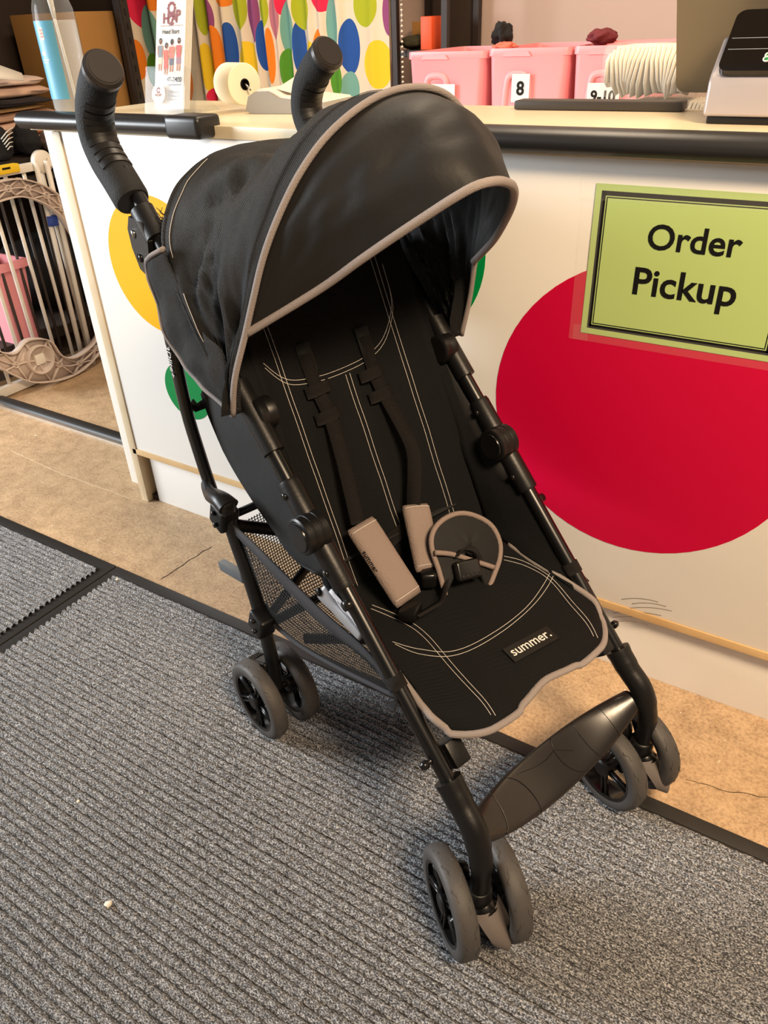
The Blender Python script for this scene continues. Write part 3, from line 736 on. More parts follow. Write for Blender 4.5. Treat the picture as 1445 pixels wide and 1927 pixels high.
for d1, d2 in ((0, 0), (9, 5)):
    stitch(on_seat_line([(700-d2*.4, 1138+d1*.8), (760, 1162+d1), (800-d2*.6, 1190+d1), (858-d2*1.4, 1258+d1*.5), (934-d1, 1340)]), sp_)
    stitch(on_seat_line([(948, 1047+d1*.7), (990+d2*.2, 1058+d1*.8), (1040-d2, 1090+d1*.3), (1092-d1, 1146), (1128-d1, 1192)]), sp_)
    stitch(on_seat_line([(738+d2, 1208+d1*.5), (790, 1222+d1), (850, 1226+d1), (920, 1196+d1), (985, 1148+d1), (1025+d1*.5, 1096+d1), (1038+d1, 1062), (1026+d1, 1040)]), sp_)
c0, c1 = on_seat(963, 1233, .0015), on_seat(1034, 1194, .0015)
lc = (c0+c1)/2; lx = (c1-c0).normalized(); ly = sn.cross(lx)*1.0
hw = (c1-c0).length/2+.006
flatshade(MB().slab([lc-lx*hw-ly*.013, lc+lx*hw-ly*.013, lc+lx*hw+ly*.013, lc-lx*hw+ly*.013], sn, .0012).obj('logo_patch', plast, sp_), 30)
text('logo_lettering', 'summer.', white_paper, sp_, lc+sn*.0014, lx, ly, width=(c1-c0).length, bold=.008)
# ---- harness
def strapy(name, pts, side, wd_, th=.0018, parent=st, m=webbing): return MB().ribbon(resample(spline(pts, 6), 30), side, wd_, th).obj(name, m, parent)
hL = strapy('shoulder_strap', [on_back(575, 665, .004), on_back(590, 712, .004), on_back(603, 745, .007), on_back(622, 785, .010), on_back(642, 850, .020), on_back(655, 910, .026), on_back(672, 985, .030)], (.1, 1, .02), .021)
hR = strapy('shoulder_strap', [on_back(686, 632, .004), on_back(700, 680, .004), on_back(712, 712, .008), on_back(728, 745, .010), on_back(757, 800, .022), on_back(778, 845, .030), on_back(782, 890, .030), on_back(780, 955, .032)], [(.1, 1, .02)]*18+[(.1+.06*k, 1-.05*k, .1) for k in range(12)], .021)
for par, pts in ((hL, ((602, 733), (620, 783))), (hR, ((703, 703), (722, 742)))):
    for q in pts:
        p = on_back(*q, .010); MB().ribbon([p+Vector((.0, -.021, 0))-bn*.004, p+Vector((0, -.012, 0))+bn*.001, p+Vector((0, .012, 0.002))+bn*.001, p+Vector((0, .021, .004))-bn*.004], bd, .017, .002).obj('strap_keeper', webbing, par)
for par, q in ((hL, (578, 672)), (hR, (688, 640))):
    p = on_back(*q, .003); MB().ribbon([p-bd.normalized()*.02, p+bd.normalized()*.02], (0, 1, 0), .024, .002).obj('velcro_patch', fab_dark, par)
def pad(p0, p1, nrm, wd_, name, roll=0):
    p0, p1 = Vector(p0), Vector(p1); n = 22; ax = (p1-p0).normalized(); nrm = (Vector(nrm)-ax*ax.dot(Vector(nrm))).normalized(); sd = ax.cross(nrm); rows_ = []
    for i in range(n):
        t = i/(n-1); e = min(1, t/.07, (1-t)/.07)**.5; row = []
        for k in range(25):
            a = 2*pi*k/24; cx_ = cos(a); sx_ = sin(a)
            sq = (abs(cx_)**.55)*(1 if cx_ >= 0 else -1)
            row.append(p0+ax*((p1-p0).length*t)+sd*(sq*wd_/2*(.93+.07*e))+nrm*(sx_*.011*(.35+.65*e)*(1+.12*noise.noise((t*7, a, 3)))))
        rows_.append(row)
    mb = MB().grid(rows_); mb.f.append(tuple(range(24))); mb.f.append(tuple((n-1)*25+k for k in range(24)))
    o = mb.obj(name, pad_grey, st)
    for t in (.06, .93): MB().tube([p0+ax*((p1-p0).length*t)+sd*(wd_/2*q)+nrm*(.0113*sqrt(max(0, 1-abs(q)**3.2))) for q in [-.95+.1*k for k in range(20)]], .0006, n=5).obj('stitching', thread, o)
    return o, ax, sd, nrm
pL0, pL1 = on_back(676, 985, .030), on_seat(770, 1128, .022)
pL, ax, sd, nr = pad(pL0, pL1, (.8, 0, .6), .050, 'shoulder_pad')
tl = pL0.lerp(pL1, .42)
tdir = sd if sd.y < 0 else -sd
text('pad_lettering', 'summer', plast_gloss, pL, tl+tdir*.0225+nr*.0062, ax, (nr-tdir*.6).normalized(), width=.034, bold=.01, th=.0012)
pR0, pR1 = on_back(783, 950, .030), on_seat(808, 1075, .026)
pad(pR0, pR1, (.9, -.25, .4), .044, 'shoulder_pad')
strapy('waist_strap', [backp(.90, -.035, .003), backp(.885, 0, .004), backp(.875, .04, .004)], bd, .022)
strapy('crotch_strap', [on_seat(785, 1158, .018), on_seat(812, 1142, .024), on_seat(830, 1128, .026), on_seat(838, 1095, .030)], (.6, -.3, .4), .022)
bk_ = flatshade(MB().box(on_seat(772, 1148, .016), (.026, .034, .016), Matrix.Rotation(.5, 3, 'Z'), bev=.004).obj('strap_buckle', plast_gloss, st), 40)
flatshade(MB().box(on_seat(806, 1085, .022), (.024, .030, .026), Matrix.Rotation(.9, 3, 'Z'), bev=.007, seg=3).obj('strap_buckle', plast_gloss, st), 40)
# crotch pad, an arch of padded cloth leaning on the far side of the seat
CP1, CP2 = (-.245, .356), (-.315, .455)
def on_cp(px, py, off=0): return lonp(px, py, CP1, CP2, off)
ol = [(838, 1120), (826, 1075), (812, 1030), (815, 1000), (835, 977), (865, 966), (897, 972), (925, 990), (940, 1020), (940, 1050), (930, 1080), (918, 1110)]
olc = resample(spline(ol, 6), 60); 
loop = resample([on_cp(p[0], p[1]) for p in olc] if False else spline([on_cp(a, b) for a, b in ol], 6), 60)
cen = sum((p for p in loop), Vector())/60; cpn = Vector((CP1[1]-CP2[1], 0, CP1[0]-CP2[0])); cpn = Vector((.82, 0, .57)); rws = []
for i in range(9):
    t = i/8; rws.append([cen.lerp(p, t)+cpn*(.008*(1-t*t)+.003*noise.noise(p*40+Vector((t*2, 0, 0)))*(1-t)) for p in loop])
cpd = MB().grid(rws).obj('crotch_pad', fab_dark, st); shell(cpd, .010, cpn)
MB().tube(loop, .0042, n=8).obj('pad_piping', pad_grey, cpd)
MB().tube(resample(spline([on_cp(a, b, .009) for a, b in ((818, 1040), (850, 1043), (890, 1055), (930, 1068))], 5), 20), .004, n=8).obj('pad_piping', pad_grey, cpd)
cu3 = Vector((CP2[0]-CP1[0], 0, CP2[1]-CP1[1])).normalized(); cn3 = Vector((0, 1, 0)).cross(cu3)*1.0
if cn3.x < 0: cn3 = -cn3
q0 = on_cp(880, 1072, .015); ang = radians(-14); ya = (Vector((0, 1, 0))*cos(ang)+cu3*sin(ang)); za = cn3.cross(ya)
Rb = Matrix((cn3, ya, za)).transposed()
bz = flatshade(MB().box(q0, (.012, .044, .030), Rb, bev=.0055, seg=4).obj('buckle', plast_gloss, cpd), 40)
for k in range(4): MB().box(q0+ya*(-.0125+k*.0085)-za*.009+cn3*.0058, (.002, .0065, .006), Rb, bev=.0008).obj('buckle_tooth', chrome if False else plast, cpd)
strapy('buckle_strap', [on_cp(858, 1046, .014), on_cp(872, 1034, .020), on_cp(892, 1038, .020), on_cp(900, 1052, .014)], (.6, .1, .5), .014, parent=cpd)

# ---- foot rest between the front legs
rws = []
for i in range(33):
    q = i/16-1; y = q*.170; wd_ = .018+.019*(1-abs(q)**2.2); cx_ = -.042-.012*(1-q*q); cz_ = .192-.030*(1-q*q)
    tl_ = radians(-34-4*(1-abs(q))); ring = []
    for k in range(20):
        a = 2*pi*k/20; lx_ = cos(a)*wd_; lz_ = sin(a)*(.0060+.0085*abs(q)**3) - .0045*(1-q*q)*(1-cos(a)**2)*(1 if sin(a) > 0 else .2)
        ring.append(Vector((cx_+lx_*cos(tl_)-lz_*sin(tl_)*-1*0+ -sin(tl_)*lz_, y, cz_+lx_*sin(tl_)+lz_*cos(tl_))))
    rws.append(ring+[ring[0]])
ft = MB().grid(rws).obj('foot_rest', footm, st)
def ft_top(q, f):   # a point on the top face: q sideways, f across
    i = (q+1)*16; i0_ = min(int(i), 31); t = i-i0_; k = f
    ka = int(k) % 20; kb = (ka+1) % 20; fk_ = k-int(k)
    g = lambda r: rws[r][ka].lerp(rws[r][kb], fk_)
    p = g(i0_).lerp(g(i0_+1), t); return p+Vector((.0002, 0, .0006))
for q0_, q1_, bow in ((-.75, -.66, .04), (-.32, -.45, .08), (.30, .16, -.1), (.48, .42, -.03), (.72, .70, 0)):
    MB().tube([ft_top(q0_+(q1_-q0_)*k/12+bow*sin(pi*k/12), .8+8.2*k/12) for k in range(13)], .0005, n=5).obj('mould_line', plast_gloss, ft)
MB().tube([ft_top(-.32+.60*k/16, 7.6-1.2*sin(pi*k/16)-(2.5 if k > 12 else 0)*(k-12)/4) for k in range(17)], .0005, n=5).obj('mould_line', plast_gloss, ft)

# ---- basket
def quadgrid(c0, c1, n, m_, bulge=Vector((0, 0, 0)), uvs=1.0):
    A_ = resample(spline(c0, 5), n); B_ = resample(spline(c1, 5), n); rws = []; uv = []
    for i in range(m_):
        t = i/(m_-1); r = [a.lerp(b, t)+bulge*sin(pi*t)*sin(pi*k/(n-1)) for k, (a, b) in enumerate(zip(A_, B_))]; rws.append(r)
        for k in range(n): uv.append((k/(n-1)*(A_[-1]-A_[0]).length*uvs, t*(A_[n//2]-B_[n//2]).length*uvs))
    mb = MB().grid(rws); return mb, uv
bsk = thing('basket', '', ''); 
del bsk['label']; del bsk['category']; bpy.data.objects.remove(bsk)
sideT = [(-.592, .400), (-.52, .398), (-.454, .386), (-.347, .365), (-.255, .358), (-.205, .338)]
sideB = [(-.545, .238), (-.49, .240), (-.43, .246), (-.34, .270), (-.25, .300), (-.195, .318)]
bfl = None
mb, uv = quadgrid([(x, -.165, z) for x, z in sideB], [(x, .165, z) for x, z in sideB], 24, 12, Vector((0, 0, -.018))); bfl = mb.obj('basket', mesh_m, st, uv=uv)
for s in (-1, 1):
    mb, uv = quadgrid([(x, s*.172, z) for x, z in sideT], [(x, s*.165, z) for x, z in sideB], 24, 8, Vector((0, s*.012, 0))); mb.obj('basket_side', mesh_m, bfl, uv=uv)
    MB().ribbon(resample(spline([(x, s*(.174+.004*sin(i)), z) for i, (x, z) in enumerate(sideT)], 5), 26), (0, 0, 1), [.016+.012*sin(pi*i/25) for i in range(26)], .003).obj('basket_binding', strap_grey, bfl)
    MB().tube(resample(spline([(x, s*.166, z) for x, z in sideB], 4), 20), .004, n=8).obj('basket_hem', strap_grey, bfl)
    MB().ribbon([(-.19, s*.165, .318), (-.178, s*.190, .338), (-.164, s*.194, .345)], (.7, 0, .7), .016, .002).obj('basket_strap', webbing, bfl)
    lp = Vector((-.182, s*TY, tubez(-.182))); uu = Vector((.70, 0, -.714))
    MB().tube([lp-uu*.009, lp+uu*.009], .0128, n=16).obj('basket_loop', webbing, bfl)
mb, uv = quadgrid([(-.592, -.17, .40), (-.598, 0, .405), (-.592, .17, .40)], [(-.545, -.165, .235), (-.55, 0, .23), (-.545, .165, .235)], 24, 10, Vector((-.02, 0, 0))); mb.obj('basket_back', mesh_m, bfl, uv=uv)
# contents of the basket
BW = -.1685
P0 = lony(604, 1112, BW); 
sv = MB().tube(spline([P0, lony(628, 1142, BW), lony(655, 1172, BW), lony(680, 1200, BW)], 5), [.013, .014, .013, .012, .010, .009, .009, .009, .009, .009, .009, .008, .008, .008, .007, .006], n=14, ry=.0035, up=(0, -1, .3))
so = tag(sv.obj('metal_bracket', silver_p), 'silver plastic bracket lying in the stroller basket', 'bracket'); so.location = SO; so.rotation_euler = (0, 0, AA)
MB().lathe([(.006, -.002), (.006, .002)], P0+Vector((0, -.004, 0)), 'y', 14).obj('bracket_hole', plast, so)
rws = []
for i in range(14):
    t = i/13; a = lony(616+t*72, 1108+t*98, BW+.0012)
    rws.append([a+Vector((.008*q/8, .0012+.0008*sin(q*.8+i*.7), .010*q/8-.006+.003*noise.noise((i*.5, q*.6, 1)))) for q in range(9)])
cl_ = MB().grid(rws).obj('white_cloth', cloth_white); cl_.modifiers.new('thick', 'SOLIDIFY').thickness = .0012
cl_.location = SO; cl_.rotation_euler = (0, 0, AA); tag(cl_, 'crumpled white cloth tucked in the stroller basket', 'cloth')
# brand mark on the rear leg
z0_, z1_ = lony(298, 640, -.19).z, lony(312, 700, -.19).z
text('tube_lettering', '3Dlite+', white_paper, st, Vector((-.6615, -.1916, (z0_+z1_)/2)), (0, 0, -1), (1, 0, 0), width=abs(z1_-z0_), bold=.012)
# stray tuft of fluff on the bracket
tf = MB()
for k in range(26):
    a = Vector((-.642+random.uniform(-.012, .006), -.170, .868+random.uniform(-.01, .006))); d = Vector((random.uniform(-1, 1), random.uniform(-1, .5), random.uniform(.2, 1)))*.008
    tf.tube([a, a+d*.5+Vector((.002, 0, .001)), a+d], .0005, n=4)
tf.obj('hook_tape_fluff', fab_dark, st)['kind'] = 'stuff'
# =================================================================== ON THE COUNTER
ZC = ZT+.0005
# pump bottle
bx_ = ony(141, 205, 1.24).x; by_ = 1.24
bt = thing('pump_bottle', 'clear plastic pump bottle with blue label at the counter end', 'bottle', (bx_, by_, ZC))
KB = 1.13
bprof = [(.030, 0), (.036, .003), (.0375, .010), (.0375, .150), (.036, .170), (.031, .186), (.022, .198), (.0145, .204), (.0135, .214), (.0135, .222)]
bo = MB().lathe(bprof, (0, 0, 0), 'z', 40, close=False); bo.f.append(tuple(range(40))); bb = bo.obj('bottle_body', bottle_m, bt); bt.scale = (KB, KB, KB)
MB().lathe([(.029, .002), (.035, .005), (.0362, .011), (.0362, .146), (.0355, .152)], (0, 0, 0), 'z', 40).obj('liquid', liquid_m, bt)
MB().lathe([(.0155, .216), (.0165, .218), (.0165, .240), (.012, .246), (.006, .248), (.006, .275)], (0, 0, 0), 'z', 28).obj('pump_collar', white_paper, bt)
flatshade(MB().box((.02, 0, .280), (.07, .022, .014), bev=.004).obj('pump_head', white_paper, bt))
MB().tube([(0, 0, .216), (0, 0, .19), (.001, 0, .155)], [.010, .006, .0035], n=14).obj('pump_neck', white_paper, bt)
MB().tube([(.001, 0, .155), (.006, .004, .02)], .0028, n=10).obj('dip_tube', white_paper, bt)
camdir = atan2(-by_, -bx_)
def label_patch(a0, a1, z0, z1, r, m, name, parent):
    n = 18; v = [(r*cos(a0+(a1-a0)*i/n), r*sin(a0+(a1-a0)*i/n), z) for z in (z0, z1) for i in range(n+1)]
    return obj(name, v, [(i, i+1, n+2+i, n+1+i) for i in range(n)], m, parent)
lb = label_patch(camdir-1.55, camdir-.12, .026, .152, .0379, label_blue, 'label', bt)
label_patch(camdir-1.0, camdir-.72, .122, .142, .0381, white_paper, 'label_panel', lb)
for k in range(3): label_patch(camdir-.96, camdir-.76, .126+.005*k, .129+.005*k, .0382, label_or, 'label_print', lb)
label_patch(camdir-1.15, camdir-.85, .098, .104, .0381, white_paper, 'label_print', lb); label_patch(camdir-1.15, camdir-.72, .090, .092, .0381, white_paper, 'label_print', lb); label_patch(camdir-1.15, camdir-.78, .086, .0875, .0381, white_paper, 'label_print', lb)

# brochure holder and leaflets (both lean back)
hY = 1.215; hX0 = ony(276, 216, hY).x; hX1 = ony(349, 218, hY).x; hc = Vector(((hX0+hX1)/2, hY, ZC)); hwd = hX1-hX0
LEAN = radians(17); lu = Vector((0, sin(LEAN), cos(LEAN))); lnn = Vector((0, -cos(LEAN), sin(LEAN)))
bh = thing('brochure_holder', 'clear acrylic leaflet holder with a round sticker on the counter', 'holder', hc)
def plate(o, ax, ay, w_, h_, th): return MB().slab([o, o+ax*w_, o+ax*w_+ay*h_, o+ay*h_], ax.cross(ay), th)
ex = Vector((1, 0, 0)); base = Vector((-hwd/2, 0, .0145))
plate(base-lu*.0120, ex, lu, hwd, .087, .0022).obj('front_pocket', acrylic, bh, smooth=False)
plate(base-lnn*.032, ex, lu, hwd, .22, .0022).obj('back_plate', acrylic, bh, smooth=False)
for q in (0, hwd-.002): plate(base+ex*q-lnn*.030, lnn, lu, .029, .075, .0022).obj('side_plate', acrylic, bh, smooth=False)
plate(base-lnn*.030, ex, lnn, hwd, .032, .003).obj('floor_plate', acrylic, bh, smooth=False)
MB().slab([base-lnn*.034+ex*a+Vector((0, b, c)) for a, b, c in ((0, 0, .0), (0, .07, -.0), (0, .012, .04))], (1, 0, 0), hwd).obj('rear_foot', acrylic, bh, smooth=False)
sx, sz = hwd*.34, .020
stc = base+ex*(hwd*.36)+lu*.026+lnn*.0026
MB().slab([stc+ex*(.0185*cos(2*pi*k/40))+lu*(.0185*sin(2*pi*k/40)) for k in range(40)], lnn, .0002).obj('sticker', white_paper, bh, smooth=False)
text('sticker_lettering', 'HCAP', logo_red, bh, stc+lnn*.0004-lu*.002, ex, lu, width=.017, bold=.02)
for word, a0, da, r_ in (('Head Start', 142, -10.4, .0145), ('ages 0-5', 210, 10, .0155), ('free care', 275, 8, .0155)):
    if word != 'Head Start': continue
    for k, chx in enumerate(word):
        if chx == ' ': continue
        a = radians(a0+da*k); u_ = ex*cos(a)+lu*sin(a)
        text('sticker_lettering', chx, black_print, bh, stc+u_*r_+lnn*.0004, (u_.cross(lnn))*-1, u_, size=.0052, bold=.01)
for a in range(9):
    al = radians(35+36*a)
    u_ = ex*cos(al)+lu*sin(al); c_ = stc+lu*.0065+u_*.0042+lnn*.0004
    MB().slab([c_+ex*(.0013*cos(t))+lu*(.0013*sin(t)) for t in [2*pi*k/8 for k in range(8)]], lnn, .0001).obj('sticker_emblem', logo_red, bh, smooth=False)
# leaflets
lf = thing('leaflet_stack', 'stack of white leaflets with red emblem and four printed children in the holder', 'leaflets', hc)
lw = hwd*.72; l0 = base+ex*(hwd*.17)-lnn*.006+lu*.002; lh = .197
for k in range(5): plate(l0-lnn*(.0032*(k+1))+ex*(.0008*k)+lu*(.0006*k), ex, lu, lw, lh, .0026).obj('leaflet', white_paper, lf, smooth=False)
fo = l0+lnn*.0001-lnn*.0004
def lp(a, b): return fo+ex*(lw*a)+lu*(lh*b)+lnn*.0003
for chx, a, b in (('H', .34, .80), ('C', .50, .785), ('A', .62, .805), ('P', .76, .825)): text('lettering', chx, logo_red, lf, lp(a, b), ex, lu, size=.024, bold=.03)
for a in range(10):
    al = radians(36*a); u_ = ex*cos(al)+lu*sin(al); c_ = lp(.52, .885)+u_*.0088
    MB().slab([c_+ex*(.0032*cos(t))+lu*(.0028*sin(t)) for t in [2*pi*k/10 for k in range(10)]], lnn, .0001).obj('emblem', logo_red, lf, smooth=False)
text('lettering', 'Honolulu Community Action Program, Inc.', logo_red, lf, lp(.55, .735), ex, lu, width=lw*.78)
text('lettering', 'Head Start', black_print, lf, lp(.52, .685), ex, lu, width=lw*.58, bold=.012)
text('lettering', '47-2400', black_print, lf, lp(.68, .262), ex, lu, width=lw*.52, bold=.01)
text('lettering', '.org/headstart', black_print, lf, lp(.70, .215), ex, lu, width=lw*.5)
for k, (s_, b) in enumerate((('of Children', .150), ('Families &', .118), ('Communities', .085))): text('lettering', s_, black_print, lf, lp(.68, b), ex, lu, width=lw*.42, shear=.25)
skin = mat('print_skin', srgb(196, 140, 110), .6); hair = mat('print_hair', srgb(52, 44, 42), .6)
def flat(pts, m): MB().slab([lp(a, b) for a, b in pts], lnn, .00015).obj('printed_picture', m, lf, smooth=False)
def ell(a, b, ra, rb): return [(a+ra*cos(2*pi*k/16), b+rb*sin(2*pi*k/16)) for k in range(16)]
for a, top, cm, lm in ((.17, .625, srgb(120, 128, 138), srgb(206, 190, 170)), (.38, .585, srgb(206, 92, 74), srgb(206, 92, 74)), (.57, .615, srgb(204, 110, 92), srgb(90, 92, 104)), (.81, .625, srgb(196, 84, 84), srgb(150, 110, 120))):
    flat(ell(a, top-.02, .055, .026), hair); flat([(x, y-.006) for x, y in ell(a, top-.026, .042, .021)], skin)
    cm_ = mat('print_shirt', cm, .6); lm_ = mat('print_legs', lm, .6)
    flat([(a-.075, top-.06), (a+.075, top-.06), (a+.085, top-.11), (a+.07, top-.165), (a-.07, top-.165), (a-.085, top-.11)], cm_)
    flat([(a-.075, top-.165), (a+.075, top-.165), (a+.075, top-.225), (a-.075, top-.225)], lm_)
    for d in (-.04, .04): flat([(a+d-.022, top-.225), (a+d+.022, top-.225), (a+d+.02, top-.285), (a+d-.02, top-.285)], skin)
    for d in (-.09, .09): flat([(a+d-.02, top-.065), (a+d+.02, top-.065), (a+d*.8+.018, top-.14), (a+d*.8-.018, top-.14)], skin)

# printing calculator with a paper roll
cb_ = onz(570, 207, ZC); cb_.y = min(cb_.y, 1.42); cal = thing('printing_calculator', 'grey printing calculator with a white top behind the stroller handle', 'calculator', cb_, radians(8)); cal.scale = (.66, .66, .66)
bdy = [(-.14, .006), (-.115, 0), (.135, 0), (.14, .012), (.13, .028), (-.02, .040), (-.055, .058), (-.10, .058), (-.125, .045)]
flatshade(MB().slab([(x, -.105, z) for x, z in bdy], (0, 1, 0), .20).obj('body', calc_grey, cal), 30)
flatshade(MB().slab([(x, -.098, z) for x, z in ((.125, .029), (.12, .034), (-.015, .047), (-.05, .064), (-.095, .064), (-.095, .058), (-.055, .0585), (-.02, .0405))], (0, 1, 0), .186).obj('top_cover', calc_white, cal), 30)
flatshade(MB().slab([(-.045, -.07, .062), (.03, -.07, .046), (.06, .05, .062), (-.045, .06, .088)], (.2, 0, 1), .002).obj('paper_guide', calc_white, cal), 30)

rp = ony(446, 158, 1.345); ra = Vector((.95, -.30, 0)).normalized()
rl = thing('paper_roll', 'cream paper roll on the rod of the calculator', 'paper roll', rp, atan2(ra.y, ra.x))
flatshade(MB().lathe([(.009, -.030), (.0365, -.030), (.038, -.0285), (.038, .0285), (.0365, .030), (.009, .030), (.009, -.030)], (0, 0, 0), 'x', 40, close=False).obj('roll', paper_roll, rl), 40)
flatshade(MB().lathe([(.0085, -.028), (.0105, -.028), (.0105, .031), (.0085, .031), (.0085, -.028)], (0, 0, 0), 'x', 24, close=False).obj('core', plast, rl), 40)

MB().tube([(.0, 0, 0), (.034, 0, 0), (.046, .002, -.010)], .002, n=8).obj('roll_rod', chrome, rl)
# card terminal
tp = onz(1318, 233, ZC); tX = tp.x; tY = 1.325
te = thing('card_terminal', 'silver card terminal with sloping black glass face at the counter right', 'terminal', (tX, tY, ZC))
tw = .20
prof = [(.0, .010), (.004, .055), (.010, .064), (.060, .108), (.074, .108), (.086, .08), (.095, .010)]
def tprism(p, x0, x1, name, m, inset=0, bev=.008):
    mb = MB().slab([(x0, a, b) for a, b in p], (1, 0, 0), x1-x0); o = mb.obj(name, m, te)
    bm = bmesh.new(); bm.from_mesh(o.data); bmesh.ops.bevel(bm, geom=bm.edges[:], offset=bev, segments=4, profile=.5, affect='EDGES', clamp_overlap=True); bm.to_mesh(o.data); bm.free()
    return flatshade(o, 40)
tb = tprism(prof, 0, tw, 'body', silver_term)
flatshade(MB().box((tw/2, .048, .005), (tw-.012, .085, .010), bev=.002).obj('base', plast, te))
sdir = Vector((0, .063, .055)).normalized(); snn = Vector((0, -.055, .063)).normalized()
g0 = Vector((.008, .004, .060))
gl = []
for cx_, cy_, a0 in ((.016, .016, 180), (tw-.032, .016, 270), (tw-.032, .098, 0), (.016, .098, 90)):
    for k in range(7): a = radians(a0+15*k); gl.append(g0+ex*(cx_+.014*cos(a))+sdir*(cy_+.014*sin(a)))
gls = flatshade(MB().slab(gl, snn, .010).obj('glass_face', black_glass, te), 40)
for d in (.040, .060): MB().box(g0+ex*(tw/2-.008)+sdir*d+snn*.0102, (tw-.03, .0008, .0008), None).obj('glass_seam', calc_grey, gls)
lgp = onx(1447, 108, tX+.0)  # mark near the right edge of the view
gx = ony(1447, 106, tY+.03).x-tX
for dz, r in ((.0, .0042), (.0068, .0034)):
    c_ = g0+ex*(gx-g0.x)+sdir*(.022+dz)+snn*.0104
    MB().tube([c_+ex*(r*cos(2*pi*k/20))+sdir*(r*sin(2*pi*k/20)) for k in range(20)], .0011, n=6, closed=True).obj('logo_ring', white_paper, gls)
    MB().slab([c_+ex*(r*.6*cos(2*pi*k/14))+sdir*(r*.6*sin(2*pi*k/14)) for k in range(14)], snn, .0003).obj('logo_centre', green_v, gls)
# monitor seen from behind
mY = 1.50; mx0 = ony(1272, 170, mY).x; mb0 = ony(1300, 174, mY).z
mo = thing('monitor', 'back of a brown-grey monitor standing at the right of the counter', 'monitor', (mx0+.2, mY, ZC))
mt = radians(-31); mu = Vector((0, sin(mt), cos(mt))); mn = Vector((0, -cos(mt), sin(mt)))
ml = []
mw, mh, cr = .46, .30, .016
mo0 = Vector((-.2, 0, mb0-ZC))
for cx_, cy_, a0 in ((cr, cr, 180), (mw-cr, cr, 270), (mw-cr, mh-cr, 0), (cr, mh-cr, 90)):
    for k in range(7): a = radians(a0+15*k); ml.append(mo0+ex*(cx_+cr*cos(a))+mu*(cy_+cr*sin(a)))
flatshade(MB().slab(ml, -mn, .022).obj('shell', olive, mo), 40)
flatshade(MB().slab([p-mn*.0222 for p in ml], -mn, .003).obj('screen', black_glass, mo), 40)
flatshade(MB().box((.06, .028, .0645), (.07, .018, .112), bev=.004).obj('stand_neck', olive, mo))
flatshade(MB().box((.06, .020, .004), (.20, .075, .008), bev=.003).obj('stand_foot', olive, mo))
# dark bar at the back edge of the counter
pa, pb = onz(986, 201, ZC), onz(1300, 203, ZC); pm = (pa+pb)/2
br = flatshade(MB().box((0, 0, .0075), (pb.x-pa.x, .045, .015), Matrix.Rotation(atan2(pb.y-pa.y, pb.x-pa.x)*.5, 3, 'Z'), bev=.004).obj('cash_drawer_bar', charcoal)); br.location = (pm.x, min(pm.y, 1.49), ZC)
br.name = 'flat_bar'; tag(br, 'flat dark bar lying along the back edge of the counter', 'bar')

# =================================================================== BEHIND THE COUNTER
TZ = .80
tbl = thing('work_table', 'table behind the counter carrying the pink bins', 'table', (-.33, 2.14, 0))
flatshade(MB().box((0, 0, TZ-.015), (2.0, 1.04, .03), bev=.002).obj('table_top', white_lam, tbl))
for a in (-.95, .95):
    for b in (-.47, .47): MB().box((a, b, (TZ-.03)/2), (.05, .05, TZ-.03)).obj('leg', dark_bar, tbl, smooth=False)
# pink bins
BINY = 2.22
def bin_(x0px, x1px, ytop, rz, lab, label, pos):
    a = ony(x0px, ytop, BINY); b = ony(x1px, ytop, BINY); wd_ = b.x-a.x; zt = (a.z+b.z)/2; h = zt-TZ
    t = thing('storage_bin', label, 'bin', ((a.x+b.x)/2, BINY, TZ), rz, 'pink bins behind the counter')
    dp = .36; w2 = wd_/2; tp_ = .88
    rings = []
    for z, k in ((0, tp_*.96), (.004, tp_), (h-.02, .955), (h-.018, 1.0), (h-.004, 1.0), (h, .985), (h, .95), (h-.004, .945), (.006, tp_*.95)):
        ring = []
        for sx_, sy_, a0 in ((-1, 0, 180), (1, 0, 270), (1, 1, 0), (-1, 1, 90)):
            for q in range(5):
                an = radians(a0+22.5*q); r_ = .018
                ring.append(Vector((sx_*(w2*k-r_)+r_*cos(an), (r_*(1) if sy_ == 0 else dp-r_)*1+ (1-k)*(.12 if sy_ == 0 else -.12)*wd_+r_*sin(an), z)))
        rings.append(ring+[ring[0]])
    mb = MB().grid(rings); nn = len(rings[0]); mb.f.append(tuple(range(nn-1))); mb.f.append(tuple(8*nn+i for i in range(nn-1)))
    flatshade(mb.obj('bin_body', pink_bin, t), 40)
    # lip step and recessed-looking handle arch on the front
    flatshade(MB().slab([(-w2*.62, -.004, h-.019), (-w2*.52, -.004, h-.008), (w2*.02, -.004, h-.008), (w2*.10, -.004, h-.019)], (0, 1, 0), .012).obj('lip_notch', pink_bin, t), 30)
    pts = [(-w2*.55, h*.20), (-w2*.50, h*.55), (-w2*.40, h*.68), (-w2*.05, h*.68), (w2*.05, h*.55), (w2*.08, h*.20)]
    MB().tube(spline([(x, (1-(tp_+(.955-tp_)*z/h))*.12*wd_+.002, z) for x, z in pts], 4), .010, n=12).obj('handle_arch', pink_bin, t)
    if lab:
        lx_, lz_, lw_, lh_ = pos; yl = (1-(tp_+(.955-tp_)*lz_))*.12*wd_
        p = Vector((lx_*w2, yl-.0105, lz_*h)); n_ = Vector((0, -1, -.08)); 
        pp = MB().box(p, (lw_*wd_, .001, lh_*h), None).obj('paper_label', white_paper, t, smooth=False)
        text('bin_number', lab, black_print, pp, p+Vector((0, -.001, 0)), (1, 0, 0), (0, 0, 1), size=.046 if len(lab) < 3 else .036, bold=.03)
    return t
bin_(766, 911, 97, radians(1), '7', 'pink plastic bin labelled 7 behind the canopy', (.0, .42, .30, .34))
